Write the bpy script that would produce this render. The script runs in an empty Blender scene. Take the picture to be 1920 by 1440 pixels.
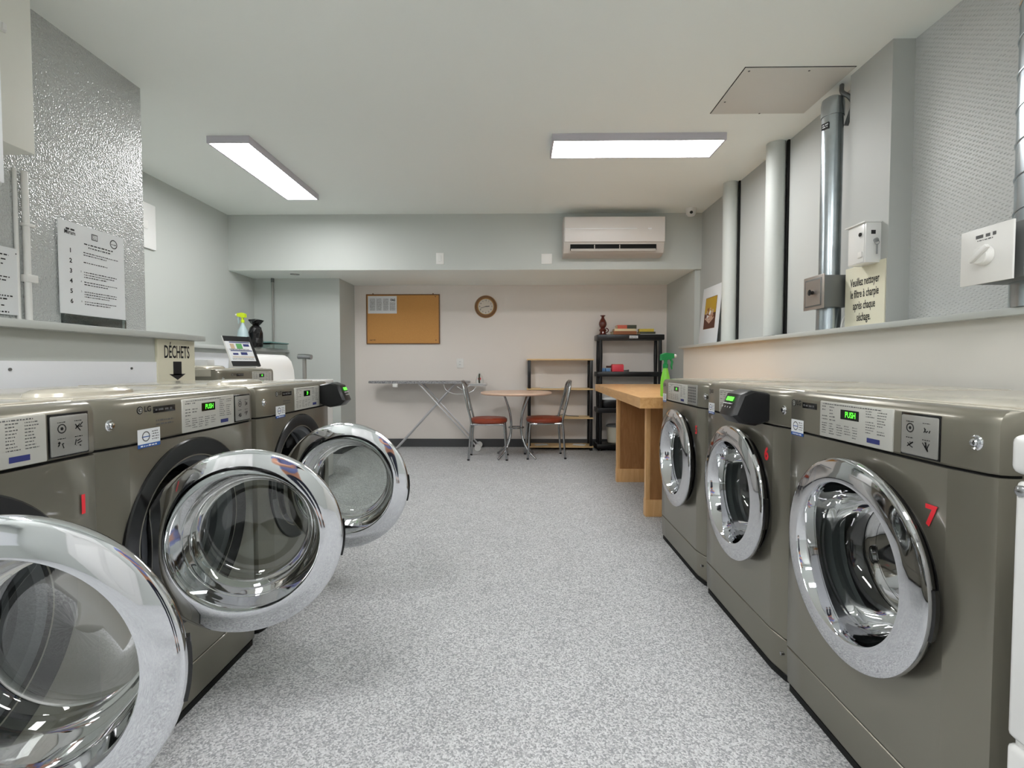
import bpy, bmesh, math, random
from mathutils import Matrix, Vector
PI = math.pi
random.seed(7)
sc = bpy.context.scene
col = sc.collection

# ------------------------------------------------------------ camera, light level
cd = bpy.data.cameras.new('camera')
cam = bpy.data.objects.new('camera', cd)
col.objects.link(cam)
sc.camera = cam
cd.sensor_width = 36.0
cd.lens = 923.76 / 1920 * 36.0
cd.shift_y = -(720 - 715.86) / 1920
cd.clip_start = 0.02
cam.location = (0, 0, 1.069)
cam.rotation_euler = (PI / 2 - 0.0342, 0, 0.0146)

w = bpy.data.worlds.new('world')
sc.world = w
w.use_nodes = True
w.node_tree.nodes['Background'].inputs[0].default_value = (0.8, 0.85, 0.9, 1)
w.node_tree.nodes['Background'].inputs[1].default_value = 0.3
sc.view_settings.view_transform = 'Standard'
sc.view_settings.look = 'None'
sc.view_settings.gamma = 1
sc.view_settings.use_curve_mapping = False
sc.view_settings.exposure = 0.0
PANEL_LIGHT = 29.0      # radiance of the ceiling panels' diffusers
sc.cycles.max_bounces = 14
sc.cycles.diffuse_bounces = 8
sc.cycles.transparent_max_bounces = 24
sc.cycles.sample_clamp_indirect = 6

# ------------------------------------------------------------ materials
def lin(c):
    c = c / 255.0
    return c / 12.92 if c <= 0.04045 else ((c + 0.055) / 1.055) ** 2.4
def rgb(r, g, b):
    return (lin(r), lin(g), lin(b), 1)

def mat(name, c, rough=0.5, metal=0.0, spec=0.5, bump=None, noise=None, coat=0.0):
    m = bpy.data.materials.new(name)
    m.use_nodes = True
    nt = m.node_tree
    b = nt.nodes['Principled BSDF']
    b.inputs['Base Color'].default_value = rgb(*c)
    b.inputs['Roughness'].default_value = rough
    b.inputs['Metallic'].default_value = metal
    b.inputs['Specular IOR Level'].default_value = spec
    b.inputs['Coat Weight'].default_value = coat
    tc = nt.nodes.new('ShaderNodeTexCoord')
    if noise:           # (scale, second colour, contrast)
        n = nt.nodes.new('ShaderNodeTexNoise')
        n.inputs['Scale'].default_value = noise[0]
        n.inputs['Detail'].default_value = 5
        nt.links.new(tc.outputs['Object'], n.inputs['Vector'])
        r = nt.nodes.new('ShaderNodeValToRGB')
        r.color_ramp.elements[0].position = 0.5 - noise[2]
        r.color_ramp.elements[1].position = 0.5 + noise[2]
        r.color_ramp.elements[0].color = rgb(*noise[1])
        r.color_ramp.elements[1].color = rgb(*c)
        nt.links.new(n.outputs['Fac'], r.inputs['Fac'])
        nt.links.new(r.outputs['Color'], b.inputs['Base Color'])
    if bump:            # (kind, scale, strength, distance)
        if bump[0] == 'noise':
            t = nt.nodes.new('ShaderNodeTexNoise'); t.inputs['Detail'].default_value = 3; out = t.outputs['Fac']
        else:
            t = nt.nodes.new('ShaderNodeTexVoronoi'); t.feature = 'SMOOTH_F1'; out = t.outputs['Distance']
        t.inputs['Scale'].default_value = bump[1]
        nt.links.new(tc.outputs['Object'], t.inputs['Vector'])
        bp = nt.nodes.new('ShaderNodeBump')
        bp.inputs['Strength'].default_value = bump[2]
        bp.inputs['Distance'].default_value = bump[3]
        nt.links.new(out, bp.inputs['Height'])
        nt.links.new(bp.outputs['Normal'], b.inputs['Normal'])
    return m

def emit(name, c, s):
    m = bpy.data.materials.new(name)
    m.use_nodes = True
    nt = m.node_tree
    b = nt.nodes['Principled BSDF']
    b.inputs['Base Color'].default_value = rgb(*c)
    b.inputs['Emission Color'].default_value = rgb(*c)
    b.inputs['Emission Strength'].default_value = s
    return m

def thin_glass(name, tint, refl_rough=0.02, base=0.04):
    m = bpy.data.materials.new(name)
    m.use_nodes = True
    nt = m.node_tree
    nt.nodes.clear()
    o = nt.nodes.new('ShaderNodeOutputMaterial')
    mx = nt.nodes.new('ShaderNodeMixShader')
    tr = nt.nodes.new('ShaderNodeBsdfTransparent')
    gl = nt.nodes.new('ShaderNodeBsdfGlossy')
    fr = nt.nodes.new('ShaderNodeLayerWeight')
    mp = nt.nodes.new('ShaderNodeMapRange')
    tr.inputs['Color'].default_value = rgb(*tint)
    gl.inputs['Roughness'].default_value = refl_rough
    fr.inputs['Blend'].default_value = 0.35
    mp.inputs['To Min'].default_value = base
    mp.inputs['To Max'].default_value = 0.85
    nt.links.new(fr.outputs['Fresnel'], mp.inputs['Value'])
    nt.links.new(mp.outputs[0], mx.inputs[0])
    nt.links.new(tr.outputs[0], mx.inputs[1])
    nt.links.new(gl.outputs[0], mx.inputs[2])
    nt.links.new(mx.outputs[0], o.inputs[0])
    return m

M = {}
M['wall'] = mat('wall_paint', (192, 196, 192), 0.55, bump=('noise', 300, 0.05, 0.001))
M['wall_right'] = mat('right_wall_paint', (182, 184, 181), 0.55)  # same wall paint, shade put into its colour for the right side
M['wall_pink'] = mat('warm_white_wall_paint', (226, 219, 213), 0.55)  # same paint as the walls, warm tint, lightened to imitate more light
M['wall_warm'] = mat('cladding_paint', (214, 212, 206), 0.5)
M['ceiling'] = mat('ceiling_paint', (243, 247, 243), 0.7)
M['orange_peel'] = mat('stippled_gloss_paint', (190, 193, 192), 0.22, spec=0.6, bump=('voronoi', 160, 1.0, 0.005))
M['ledge'] = mat('ledge_paint', (186, 190, 187), 0.4)
M['white_board'] = mat('white_laminate', (243, 245, 250), 0.35)
M['cream'] = mat('cream_sign_board', (226, 222, 200), 0.5)
M['base'] = mat('dark_vinyl_base', (72, 73, 75), 0.5)
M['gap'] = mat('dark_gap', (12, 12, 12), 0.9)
M['white_plastic'] = mat('white_plastic', (228, 227, 224), 0.35)
M['white_enamel'] = mat('white_enamel', (232, 232, 230), 0.22, coat=0.3)
M['cream_metal'] = mat('cream_painted_metal', (226, 226, 218), 0.4)
M['black_print'] = mat('black_print', (18, 18, 20), 0.6)
M['grey_print'] = mat('grey_print', (92, 92, 92), 0.6)
M['blue_print'] = mat('blue_print', (32, 84, 160), 0.5)
M['red_vinyl'] = mat('red_vinyl', (232, 52, 62), 0.45)
M['paper'] = mat('paper', (226, 228, 230), 0.7)
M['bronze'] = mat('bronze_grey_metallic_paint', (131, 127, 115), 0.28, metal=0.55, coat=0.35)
M['bronze_top'] = mat('bronze_grey_lid_paint', (196, 190, 176), 0.25, metal=0.3, coat=0.4)  # body paint again, lightened for the light its tops reflect
M['plate'] = mat('silver_control_plate', (196, 195, 188), 0.4, metal=0.2)
M['plate_dark'] = mat('grey_coin_plate', (158, 157, 152), 0.35, metal=0.4)
M['chrome'] = mat('chrome', (216, 217, 220), 0.045, metal=1.0)
M['steel'] = mat('satin_steel', (176, 178, 180), 0.25, metal=1.0)
M['drum'] = mat('drum_steel', (150, 150, 150), 0.3, metal=1.0)
M['black'] = mat('black_gloss_plastic', (18, 18, 19), 0.18)
M['black_matt'] = mat('black_plastic', (13, 13, 16), 0.35)
M['rubber'] = mat('grey_rubber', (98, 100, 104), 0.6)
M['lcd'] = mat('display_glass', (8, 14, 8), 0.12)
M['green_led'] = emit('green_display_segments', (90, 245, 60), 1.6)
M['glass'] = thin_glass('door_glass', (206, 212, 208))
M['clear'] = thin_glass('clear_plastic', (220, 232, 230), 0.1, 0.12)
M['galv'] = mat('galvanised_steel', (204, 212, 217), 0.25, metal=1.0, noise=(9, (176, 186, 193), 0.2))
M['galv_dark'] = mat('dull_sheet_metal', (120, 122, 122), 0.45, metal=0.7)
M['alu'] = mat('aluminium_plate', (190, 182, 176), 0.35, metal=0.9)
M['cork'] = mat('cork', (214, 160, 94), 0.9, noise=(260, (190, 136, 76), 0.12))
M['brown_frame'] = mat('brown_wood_trim', (120, 82, 46), 0.5)
M['ac_white'] = mat('ac_white_plastic', (226, 220, 216), 0.3)
M['ac_grey'] = mat('ac_grey_plastic', (196, 189, 182), 0.4)
M['white_bright'] = mat('bright_white_strip', (250, 250, 252), 0.2)  # white standing in for a bright reflection
M['shelf_wood'] = mat('pale_pine_laminate', (222, 190, 140), 0.5)
M['rt_wood'] = mat('pink_beech_laminate', (226, 192, 168), 0.35)
M['seat'] = mat('rust_red_vinyl', (150, 66, 40), 0.4, noise=(60, (128, 52, 32), 0.3))
M['brown_glaze'] = mat('brown_glazed_ceramic', (88, 30, 20), 0.15, coat=0.5)
M['lamp_face'] = emit('led_diffuser', (255, 255, 255), PANEL_LIGHT)
M['lamp_frame'] = mat('lamp_white_frame', (196, 192, 200), 0.4)
M['yellow_green'] = mat('yellow_green_plastic', (200, 224, 30), 0.35)
M['bottle_grey'] = mat('pale_blue_bottle', (176, 196, 200), 0.3)
M['green'] = mat('dark_green_plastic', (20, 138, 72), 0.35)
M['lime'] = mat('lime_green_plastic', (132, 214, 62), 0.35)
M['teal'] = mat('teal_plastic', (110, 150, 148), 0.4)
M['navy'] = mat('navy_print', (40, 48, 110), 0.5)
M['green_print'] = mat('green_print', (90, 160, 90), 0.6)
M['tan_print'] = mat('tan_print', (196, 170, 140), 0.6)
M['blue_box'] = mat('blue_card', (96, 140, 188), 0.5)
M['red_box'] = mat('red_card', (226, 66, 82), 0.45)
M['book_red'] = mat('salmon_book_cloth', (206, 104, 82), 0.7)
M['book_dark'] = mat('dark_green_book_cloth', (74, 76, 62), 0.7)
M['book_cream'] = mat('cream_book_cover', (226, 208, 170), 0.7)
M['book_brown'] = mat('brown_book_cover', (150, 94, 60), 0.7)
M['book_yellow'] = mat('yellow_paperback', (206, 182, 72), 0.7)
M['beige'] = mat('beige_bucket_plastic', (206, 202, 186), 0.45)
M['ochre'] = mat('ochre_paint', (186, 150, 40), 0.6)
M['flower'] = mat('blossom_paint', (214, 196, 176), 0.7, noise=(90, (160, 100, 80), 0.1))
M['umber'] = mat('umber_paint', (86, 48, 34), 0.6)
M['shirt'] = mat('periwinkle_cotton', (128, 138, 190), 0.85)
M['trousers'] = mat('navy_trousers', (30, 34, 52), 0.8)
M['skin'] = mat('skin', (206, 150, 122), 0.55)
M['hair'] = mat('dark_hair', (40, 30, 24), 0.7)

def wood(name, a, b_, rough=0.35, scale=(1.2, 14, 14)):
    m = mat(name, a, rough)
    nt = m.node_tree
    b = nt.nodes['Principled BSDF']
    tc = nt.nodes['Texture Coordinate']
    mp = nt.nodes.new('ShaderNodeMapping')
    mp.inputs['Scale'].default_value = scale
    nz = nt.nodes.new('ShaderNodeTexNoise')
    nz.inputs['Scale'].default_value = 5
    nz.inputs['Detail'].default_value = 8
    nz.inputs['Distortion'].default_value = 1.2
    r = nt.nodes.new('ShaderNodeValToRGB')
    r.color_ramp.elements[0].position = 0.32
    r.color_ramp.elements[1].position = 0.68
    r.color_ramp.elements[0].color = rgb(*b_)
    r.color_ramp.elements[1].color = rgb(*a)
    nt.links.new(tc.outputs['Object'], mp.inputs['Vector'])
    nt.links.new(mp.outputs[0], nz.inputs['Vector'])
    nt.links.new(nz.outputs['Fac'], r.inputs['Fac'])
    nt.links.new(r.outputs['Color'], b.inputs['Base Color'])
    return m
M['table_wood'] = wood('honey_maple_top', (226, 180, 124), (208, 156, 98), 0.3, (6, 1.0, 6))
M['leg_wood'] = wood('brown_plywood_panel', (176, 128, 82), (158, 110, 66), 0.5, (6, 6, 1.0))
M['edge_wood'] = wood('honey_edge_banding', (228, 184, 130), (214, 166, 110), 0.4, (6, 6, 1.0))

def carpet():
    m = mat('grey_loop_carpet', (150, 150, 153), 0.95, spec=0.15)
    nt = m.node_tree
    b = nt.nodes['Principled BSDF']
    tc = nt.nodes['Texture Coordinate']
    v = nt.nodes.new('ShaderNodeTexVoronoi')
    v.inputs['Scale'].default_value = 210
    n = nt.nodes.new('ShaderNodeTexNoise')
    n.inputs['Scale'].default_value = 5
    n.inputs['Detail'].default_value = 3
    rv = nt.nodes.new('ShaderNodeValToRGB')       # each loop its own grey
    e = rv.color_ramp.elements
    e[0].position = 0.1; e[0].color = rgb(152, 153, 156)
    e[1].position = 0.9; e[1].color = rgb(214, 215, 216)
    s = nt.nodes.new('ShaderNodeSeparateColor')
    mx = nt.nodes.new('ShaderNodeMix')
    mx.data_type = 'RGBA'; mx.blend_type = 'MULTIPLY'
    mx.inputs['Factor'].default_value = 1.0
    rn = nt.nodes.new('ShaderNodeMapRange')
    rn.inputs['To Min'].default_value = 0.9
    rn.inputs['To Max'].default_value = 1.06
    nt.links.new(tc.outputs['Object'], v.inputs['Vector'])
    nt.links.new(tc.outputs['Object'], n.inputs['Vector'])
    nt.links.new(v.outputs['Color'], s.inputs[0])
    nt.links.new(s.outputs[0], rv.inputs['Fac'])
    nt.links.new(n.outputs['Fac'], rn.inputs['Value'])
    nt.links.new(rv.outputs['Color'], mx.inputs[6])
    nt.links.new(rn.outputs[0], mx.inputs[7])
    nt.links.new(mx.outputs[2], b.inputs['Base Color'])
    bp = nt.nodes.new('ShaderNodeBump')
    bp.inputs['Strength'].default_value = 0.6
    bp.inputs['Distance'].default_value = 0.004
    bp.invert = True
    nt.links.new(v.outputs['Distance'], bp.inputs['Height'])
    nt.links.new(bp.outputs['Normal'], b.inputs['Normal'])
    return m
M['carpet'] = carpet()

def pegged():
    """perforated acoustic-style wall covering: rows of small dimples"""
    m = mat('dimpled_wall_covering', (202, 204, 203), 0.45)
    nt = m.node_tree
    b = nt.nodes['Principled BSDF']
    tc = nt.nodes['Texture Coordinate']
    mp = nt.nodes.new('ShaderNodeMapping')
    mp.inputs['Rotation'].default_value = (0.62, 0, 0)
    mp.inputs['Scale'].default_value = (1, 40, 84)
    v = nt.nodes.new('ShaderNodeTexVoronoi')
    v.inputs['Scale'].default_value = 1.0
    v.inputs['Randomness'].default_value = 0.15
    r = nt.nodes.new('ShaderNodeMapRange')
    r.inputs['From Min'].default_value = 0.1
    r.inputs['From Max'].default_value = 0.32
    bp = nt.nodes.new('ShaderNodeBump')
    bp.inputs['Strength'].default_value = 0.6
    bp.inputs['Distance'].default_value = 0.0045
    nt.links.new(tc.outputs['Object'], mp.inputs['Vector'])
    nt.links.new(mp.outputs[0], v.inputs['Vector'])
    nt.links.new(v.outputs['Distance'], r.inputs['Value'])
    nt.links.new(r.outputs[0], bp.inputs['Height'])
    nt.links.new(bp.outputs['Normal'], b.inputs['Normal'])
    return m
M['dimples'] = pegged()

# ------------------------------------------------------------ geometry helpers
class G:
    """collects shapes of several materials into ONE mesh"""
    def __init__(s, m='wall'):
        s.bm = bmesh.new(); s.mats = []; s.use(m)
    def use(s, m):
        if m not in s.mats: s.mats.append(m)
        s.i = s.mats.index(m); return s
    def _f(s, vs):
        try:
            f = s.bm.faces.new(vs); f.material_index = s.i; return f
        except ValueError:
            return None
    def box(s, x0, x1, y0, y1, z0, z1, bev=0, seg=2, T=None):
        v = [s.bm.verts.new((x, y, z)) for x in (x0, x1) for y in (y0, y1) for z in (z0, z1)]
        fs = [s._f([v[a] for a in q]) for q in ((0, 1, 3, 2), (4, 6, 7, 5), (0, 4, 5, 1), (2, 3, 7, 6), (0, 2, 6, 4), (1, 5, 7, 3))]
        if bev:
            es = list({e for f in fs for e in f.edges})
            r = bmesh.ops.bevel(s.bm, geom=es, offset=bev, segments=seg, affect='EDGES', profile=0.5)
            for f in r['faces']: f.material_index = s.i
            vs = list({q for f in fs if f.is_valid for q in f.verts} | {q for f in r['faces'] for q in f.verts})
        else:
            vs = v
        if T is not None: bmesh.ops.transform(s.bm, matrix=T, verts=vs)
        return s
    def loft(s, rings, closed=True, cap0=True, cap1=True):
        R = [[s.bm.verts.new(p) for p in r] for r in rings]
        n = len(R[0])
        for a, b in zip(R, R[1:]):
            for k in range(n if closed else n - 1):
                s._f([a[k], a[(k + 1) % n], b[(k + 1) % n], b[k]])
        if cap0: s._f(list(reversed(R[0])))
        if cap1: s._f(R[-1])
        return s
    def lathe(s, prof, o=(0, 0, 0), ax='z', n=48, a0=0, a1=2 * PI, caps=False):
        """prof: (radius, height) pairs about axis ax"""
        full = abs(a1 - a0 - 2 * PI) < 1e-6
        cnt = n if full else n + 1
        rings = []
        for r, h in prof:
            ring = []
            for k in range(cnt):
                t = a0 + (a1 - a0) * k / n
                c, d = r * math.cos(t), r * math.sin(t)
                p = {'z': (c, d, h), 'x': (h, c, d), 'y': (c, h, d)}[ax]
                ring.append((p[0] + o[0], p[1] + o[1], p[2] + o[2]))
            rings.append(ring)
        s.loft(rings, closed=full, cap0=caps, cap1=caps)
        return s
    def tube(s, pts, r, n=10, closed=False, caps=True):
        P = [Vector(p) for p in pts]
        rad = r if isinstance(r, (list, tuple)) else [r] * len(P)
        rings = []
        u = None
        for k, p in enumerate(P):
            a = P[k - 1] if (k > 0 or closed) else p
            b = P[(k + 1) % len(P)] if (k < len(P) - 1 or closed) else p
            t = (b - a).normalized()
            if u is None:
                u = t.orthogonal().normalized()
            else:
                u = (u - t * u.dot(t))
                u = u.normalized() if u.length > 1e-6 else t.orthogonal().normalized()
            w_ = t.cross(u)
            rings.append([p + (u * math.cos(2 * PI * j / n) + w_ * math.sin(2 * PI * j / n)) * rad[k] for j in range(n)])
        if closed: rings.append(rings[0])
        s.loft(rings, cap0=caps and not closed, cap1=caps and not closed)
        return s
    def cyl(s, p0, p1, r, n=24):
        return s.tube([p0, p1], r, n)
    def prism(s, poly, ax, a, b):
        """poly of 2D points, extruded along ax from a to b"""
        f = {'x': lambda p, h: (h, p[0], p[1]), 'y': lambda p, h: (p[0], h, p[1]), 'z': lambda p, h: (p[0], p[1], h)}[ax]
        return s.loft([[f(p, a) for p in poly], [f(p, b) for p in poly]])
    def quad(s, pts):
        s._f([s.bm.verts.new(p) for p in pts]); return s
    def text(s, string, F, size, sx=1.0, bold=0.0, align='CENTER', gap=1.0, space=1.0, off=(0, 0)):
        me = text_mesh(string, bold, align, gap, space)
        T = F @ Matrix.Translation((off[0], off[1], 0)) @ Matrix.Diagonal((size * sx, size, 1, 1))
        old = set(s.bm.verts)
        s.bm.from_mesh(me)
        vs = [v for v in s.bm.verts if v not in old]
        bmesh.ops.transform(s.bm, matrix=T, verts=vs)
        for f in {f for v in vs for f in v.link_faces}: f.material_index = s.i
        return s
    def flat(s, F, x0, x1, y0, y1):
        """rectangle in the frame F (x right, y up)"""
        return s.quad([F @ Vector(p + (0,)) for p in ((x0, y0), (x1, y0), (x1, y1), (x0, y1))])
    def lines(s, F, x0, x1, ys, h, fill=0.8, seed=1):
        """small print: rows of word-like marks"""
        rd = random.Random(seed)
        for y in ys:
            x = x0
            end = x0 + (x1 - x0) * rd.uniform(fill, 1)
            while x < end:
                wd = rd.uniform(0.6, 3.2) * h
                s.flat(F, x, min(x + wd, end), y, y + h * rd.uniform(0.7, 1.0))
                x += wd + h * 0.7
        return s
    def disc(s, F, cx, cy, r, n=24, r2=None):
        if r2 is None:
            s._f([s.bm.verts.new(F @ Vector((cx + r * math.cos(2 * PI * k / n), cy + r * math.sin(2 * PI * k / n), 0))) for k in range(n)])
        else:
            A = [F @ Vector((cx + q * math.cos(2 * PI * k / n), cy + q * math.sin(2 * PI * k / n), 0)) for q in (r, r2) for k in range(n)]
            V = [s.bm.verts.new(p) for p in A]
            for k in range(n):
                s._f([V[n + k], V[n + (k + 1) % n], V[(k + 1) % n], V[k]][::-1])
        return s
    def obj(s, name, parent=None, loc=None, rot=None, smooth=True, fixn=True):
        me = bpy.data.meshes.new(name)
        if fixn: bmesh.ops.recalc_face_normals(s.bm, faces=s.bm.faces)
        s.bm.to_mesh(me); s.bm.free()
        for m in s.mats: me.materials.append(M[m])
        if smooth:
            me.shade_smooth()
            me.set_sharp_from_angle(angle=math.radians(32))
        o = bpy.data.objects.new(name, me)
        col.objects.link(o)
        if parent: o.parent = parent
        if loc: o.location = loc
        if rot: o.rotation_euler = rot
        return o

_tm = {}
def text_mesh(string, bold, align, gap, space):
    k = (string, bold, align, gap, space)
    if k not in _tm:
        c = bpy.data.curves.new('lettering', 'FONT')
        c.body = string; c.size = 1; c.offset = bold; c.align_x = align; c.align_y = 'CENTER'
        c.space_line = gap; c.space_character = space; c.resolution_u = 3
        o = bpy.data.objects.new('lettering', c)
        _tm[k] = bpy.data.meshes.new_from_object(o)
        bpy.data.objects.remove(o)
        bpy.data.curves.remove(c)
    return _tm[k]

def frame(o, right, up):
    r = Vector(right).normalized(); u = Vector(up).normalized(); n = r.cross(u)
    return Matrix(((r.x, u.x, n.x, o[0]), (r.y, u.y, n.y, o[1]), (r.z, u.z, n.z, o[2]), (0, 0, 0, 1)))

def tag(o, label=None, cat=None, group=None, kind=None):
    if label: o['label'] = label
    if cat: o['category'] = cat
    if group: o['group'] = group
    if kind: o['kind'] = kind
    return o
def thing(name, label, cat, loc=(0, 0, 0), rotz=0, group=None):
    o = bpy.data.objects.new(name, None)
    col.objects.link(o)
    o.location = loc; o.rotation_euler = (0, 0, rotz)
    o.empty_display_size = 0.1
    return tag(o, label, cat, group)
def struct(g, name):
    o = g.obj(name); o['kind'] = 'structure'; return o
def copy_tree(o, parent=None):
    c = o.copy(); col.objects.link(c)
    if parent: c.parent = parent
    for ch in list(o.children): copy_tree(ch, c)
    return c

def curve(pts, n=8):
    """Catmull-Rom through pts"""
    P = [Vector(p) for p in pts]
    P = [P[0] * 2 - P[1]] + P + [P[-1] * 2 - P[-2]]
    out = []
    for i in range(1, len(P) - 2):
        for k in range(n):
            t = k / n
            a, b, c, d = P[i - 1], P[i], P[i + 1], P[i + 2]
            out.append(0.5 * ((2 * b) + (c - a) * t + (2 * a - 5 * b + 4 * c - d) * t * t + (3 * b - a - 3 * c + d) * t ** 3))
    out.append(P[-2])
    return out

# ------------------------------------------------------------ the room
H = 2.698
YF, YB = -2.4, 6.4            # wall behind the camera, far wall
struct(G('carpet').box(-3.4, 2.2, YF - .1, YB + .15, -0.1, 0.0), 'floor')
struct(G('ceiling').box(-3.4, 2.2, YF - .1, YB + .15, H, H + 0.1), 'ceiling')
struct(G('wall_pink').box(-2.14, 2.1, YB, YB + .12, 0, H), 'wall_back')
struct(G('wall').box(-3.3, -2.14, 5.87, YB + .12, 0, 2.1), 'wall_back_alcove')
struct(G('wall').box(-3.3, 2.1, 5.367, YB, 2.1, H).use('ceiling').box(-3.169, 1.899, 5.369, YB - .001, 2.0985, 2.101), 'wall_bulkhead')  # light painted into the soffit: paler ceiling colour on its underside
struct(G('wall').box(-3.3, -3.17, 2.93, 5.87, 0, H), 'wall_left')
struct(G('orange_peel').box(-3.3, -2.236, YF, 2.93, 0, H), 'wall_left_near')
struct(G('dimples').box(1.98, 2.1, YF, 2.545, 0, H), 'wall_right_near')
struct(G('wall_right').box(1.868, 2.1, 2.545, 2.862, 0, H), 'wall_right_column')
struct(G('wall_right').box(1.959, 2.1, 2.862, 5.40, 0, H), 'wall_right')
struct(G('wall').box(1.90, 2.1, 5.40, YB, 0, 2.1), 'wall_right_alcove')
struct(G('wall').box(-3.3, 2.1, YF - .1, YF, 0, H), 'wall_front')
# low boxed-out walls behind the machines and their ledges
struct(G('wall').box(-2.236, -1.95, YF, 2.915, 0, 1.21), 'wall_left_low')
struct(G('ledge').box(-2.236, -1.88, YF, 2.935, 1.21, 1.242, .003), 'trim_1')
struct(G('wall').box(-3.17, -2.80, 2.93, 5.87, 0, 1.215), 'wall_left_far_low')
struct(G('ledge').box(-3.17, -2.75, 2.93, 5.87, 1.215, 1.25, .003), 'trim_2')
struct(G('wall_warm').box(1.70, 1.98, YF, 5.13, 0, 1.236), 'wall_right_low')
struct(G('ledge').box(1.655, 1.98, YF, 5.17, 1.236, 1.262, .003), 'trim_3')
g = G('white_board').box(-1.95, -1.942, YF, 2.612, 0.70, 1.085)
g.use('grey_print')
for y in (0.9, 1.85, 2.44):
    g.cyl((-1.942, y, 1.052), (-1.938, y, 1.052), 0.006, 12)
struct(g, 'trim_4')
struct(G('white_board').box(-2.80, -2.792, 2.95, 5.5, 0.70, 1.18), 'trim_5')
# dark grooves beside the two boxed pipes and the thin joint beside the column
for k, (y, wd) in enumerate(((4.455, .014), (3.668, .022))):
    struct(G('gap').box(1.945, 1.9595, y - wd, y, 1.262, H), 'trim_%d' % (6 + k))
struct(G('base').box(-2.14, 1.90, 6.385, 6.4, 0, 0.105), 'baseboard_back')
struct(G('base').box(-3.17, -2.125, 5.855, 5.87, 0, 0.105), 'baseboard_alcove')
struct(G('base').box(-2.14, -2.125, 5.87, 6.385, 0, 0.105), 'baseboard_left')
struct(G('base').box(1.885, 1.90, 5.40, 6.385, 0, 0.105), 'baseboard_right')
# door in the wall behind the camera (it shows in the chrome)
g = G('white_enamel').box(-1.32, -0.42, YF, YF + .04, 0, 2.05, .004)
for (a, b) in ((0.15, 0.95), (1.1, 1.9)):
    for (c, d) in ((-1.22, -0.91), (-0.83, -0.52)):
        g.box(c, d, YF + .038, YF + .05, a, b, .008)
dr = struct(g, 'door_1')
G('steel').cyl((-0.5, YF + .04, 1.0), (-0.5, YF + .1, 1.0), .012).cyl((-0.5, YF + .09, 1.0), (-0.62, YF + .09, 1.0), .01).obj('door_handle', dr)

# ------------------------------------------------------------ ceiling lights and hatch
def panel_light(x0, y0, lx, ly, label):
    t = thing('ceiling_light', label, 'ceiling light', (x0 + lx / 2, y0 + ly / 2, H), 0, 'flat LED ceiling panels')
    a, b = lx / 2, ly / 2
    g = G('lamp_frame')
    for (p, q, r, s) in ((-a, a, -b, -b + .012), (-a, a, b - .012, b), (-a, -a + .012, -b + .012, b - .012), (a - .012, a, -b + .012, b - .012)):
        g.box(p, q, r, s, -.05, 0)
    g.box(-a + .012, a - .012, -b + .012, b - .012, -.03, 0)
    g.obj('frame', t)
    G('lamp_face').box(-a + .0125, a - .0125, -b + .0125, b - .0125, -.046, -.031).obj('diffuser', t)
panel_light(-2.226, 3.53, .305, 1.22, 'slim white LED panel running towards the far wall, left of the two seen')
panel_light(.234, 3.53, 1.22, .305, 'slim white LED panel set crosswise, right of the two seen')
panel_light(-1.25, -0.3, .305, 1.22, 'slim white LED panel over the left machines near the camera')
panel_light(-2.0, -2.2, .305, 1.22, 'slim white LED panel over the left machines, rearmost in the room')  # fill light added out of view to lift far wall and ceiling
panel_light(.234, -1.9, 1.22, .305, 'slim white LED panel set crosswise near the door behind the camera')  # second added fill panel, out of view
panel_light(.234, -0.1, 1.22, .305, 'slim white LED panel set crosswise above the camera')

g = G('gap')
xa, xb, ya, yb = 1.235, 1.84, 2.77, 3.27
g.box(xa, xb, ya, yb, H - .0015, H)
g.use('wall_warm').box(xa + .004, xb - .004, ya + .004, yb - .004, H - .006, H - .001, .001)
g.use('grey_print')
for (x, y) in ((1.27, 2.80), (1.60, 2.80), (1.27, 3.12), (1.55, 3.262)):
    g.cyl((x, y, H - .007), (x, y, H - .006), .006, 12)
tag(g.obj('ceiling_hatch'), 'square pale access hatch with thin dark joint in the ceiling at right', 'hatch')

# ------------------------------------------------------------ laundry machines
ZC = 0.565
FOLD = -1            # the edge (-1 left, +1 right) where the front folds back; washers left, dryers right
def outline(inset=0.0, y=0.343, back=-0.755):
    folded = [(back, y), (-.035 - inset, y), (-.020 - inset, y - .006), (-.012 - inset, y - .02), (-inset, .250)]
    square = [(back, y), (-.012 - inset, y), (-.004 - inset, y - .003), (-inset, y - .010), (-inset, .250)]
    lo, hi = (folded, square) if FOLD < 0 else (square, folded)
    return [(p[0], -p[1]) for p in lo] + list(reversed(hi))

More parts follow.
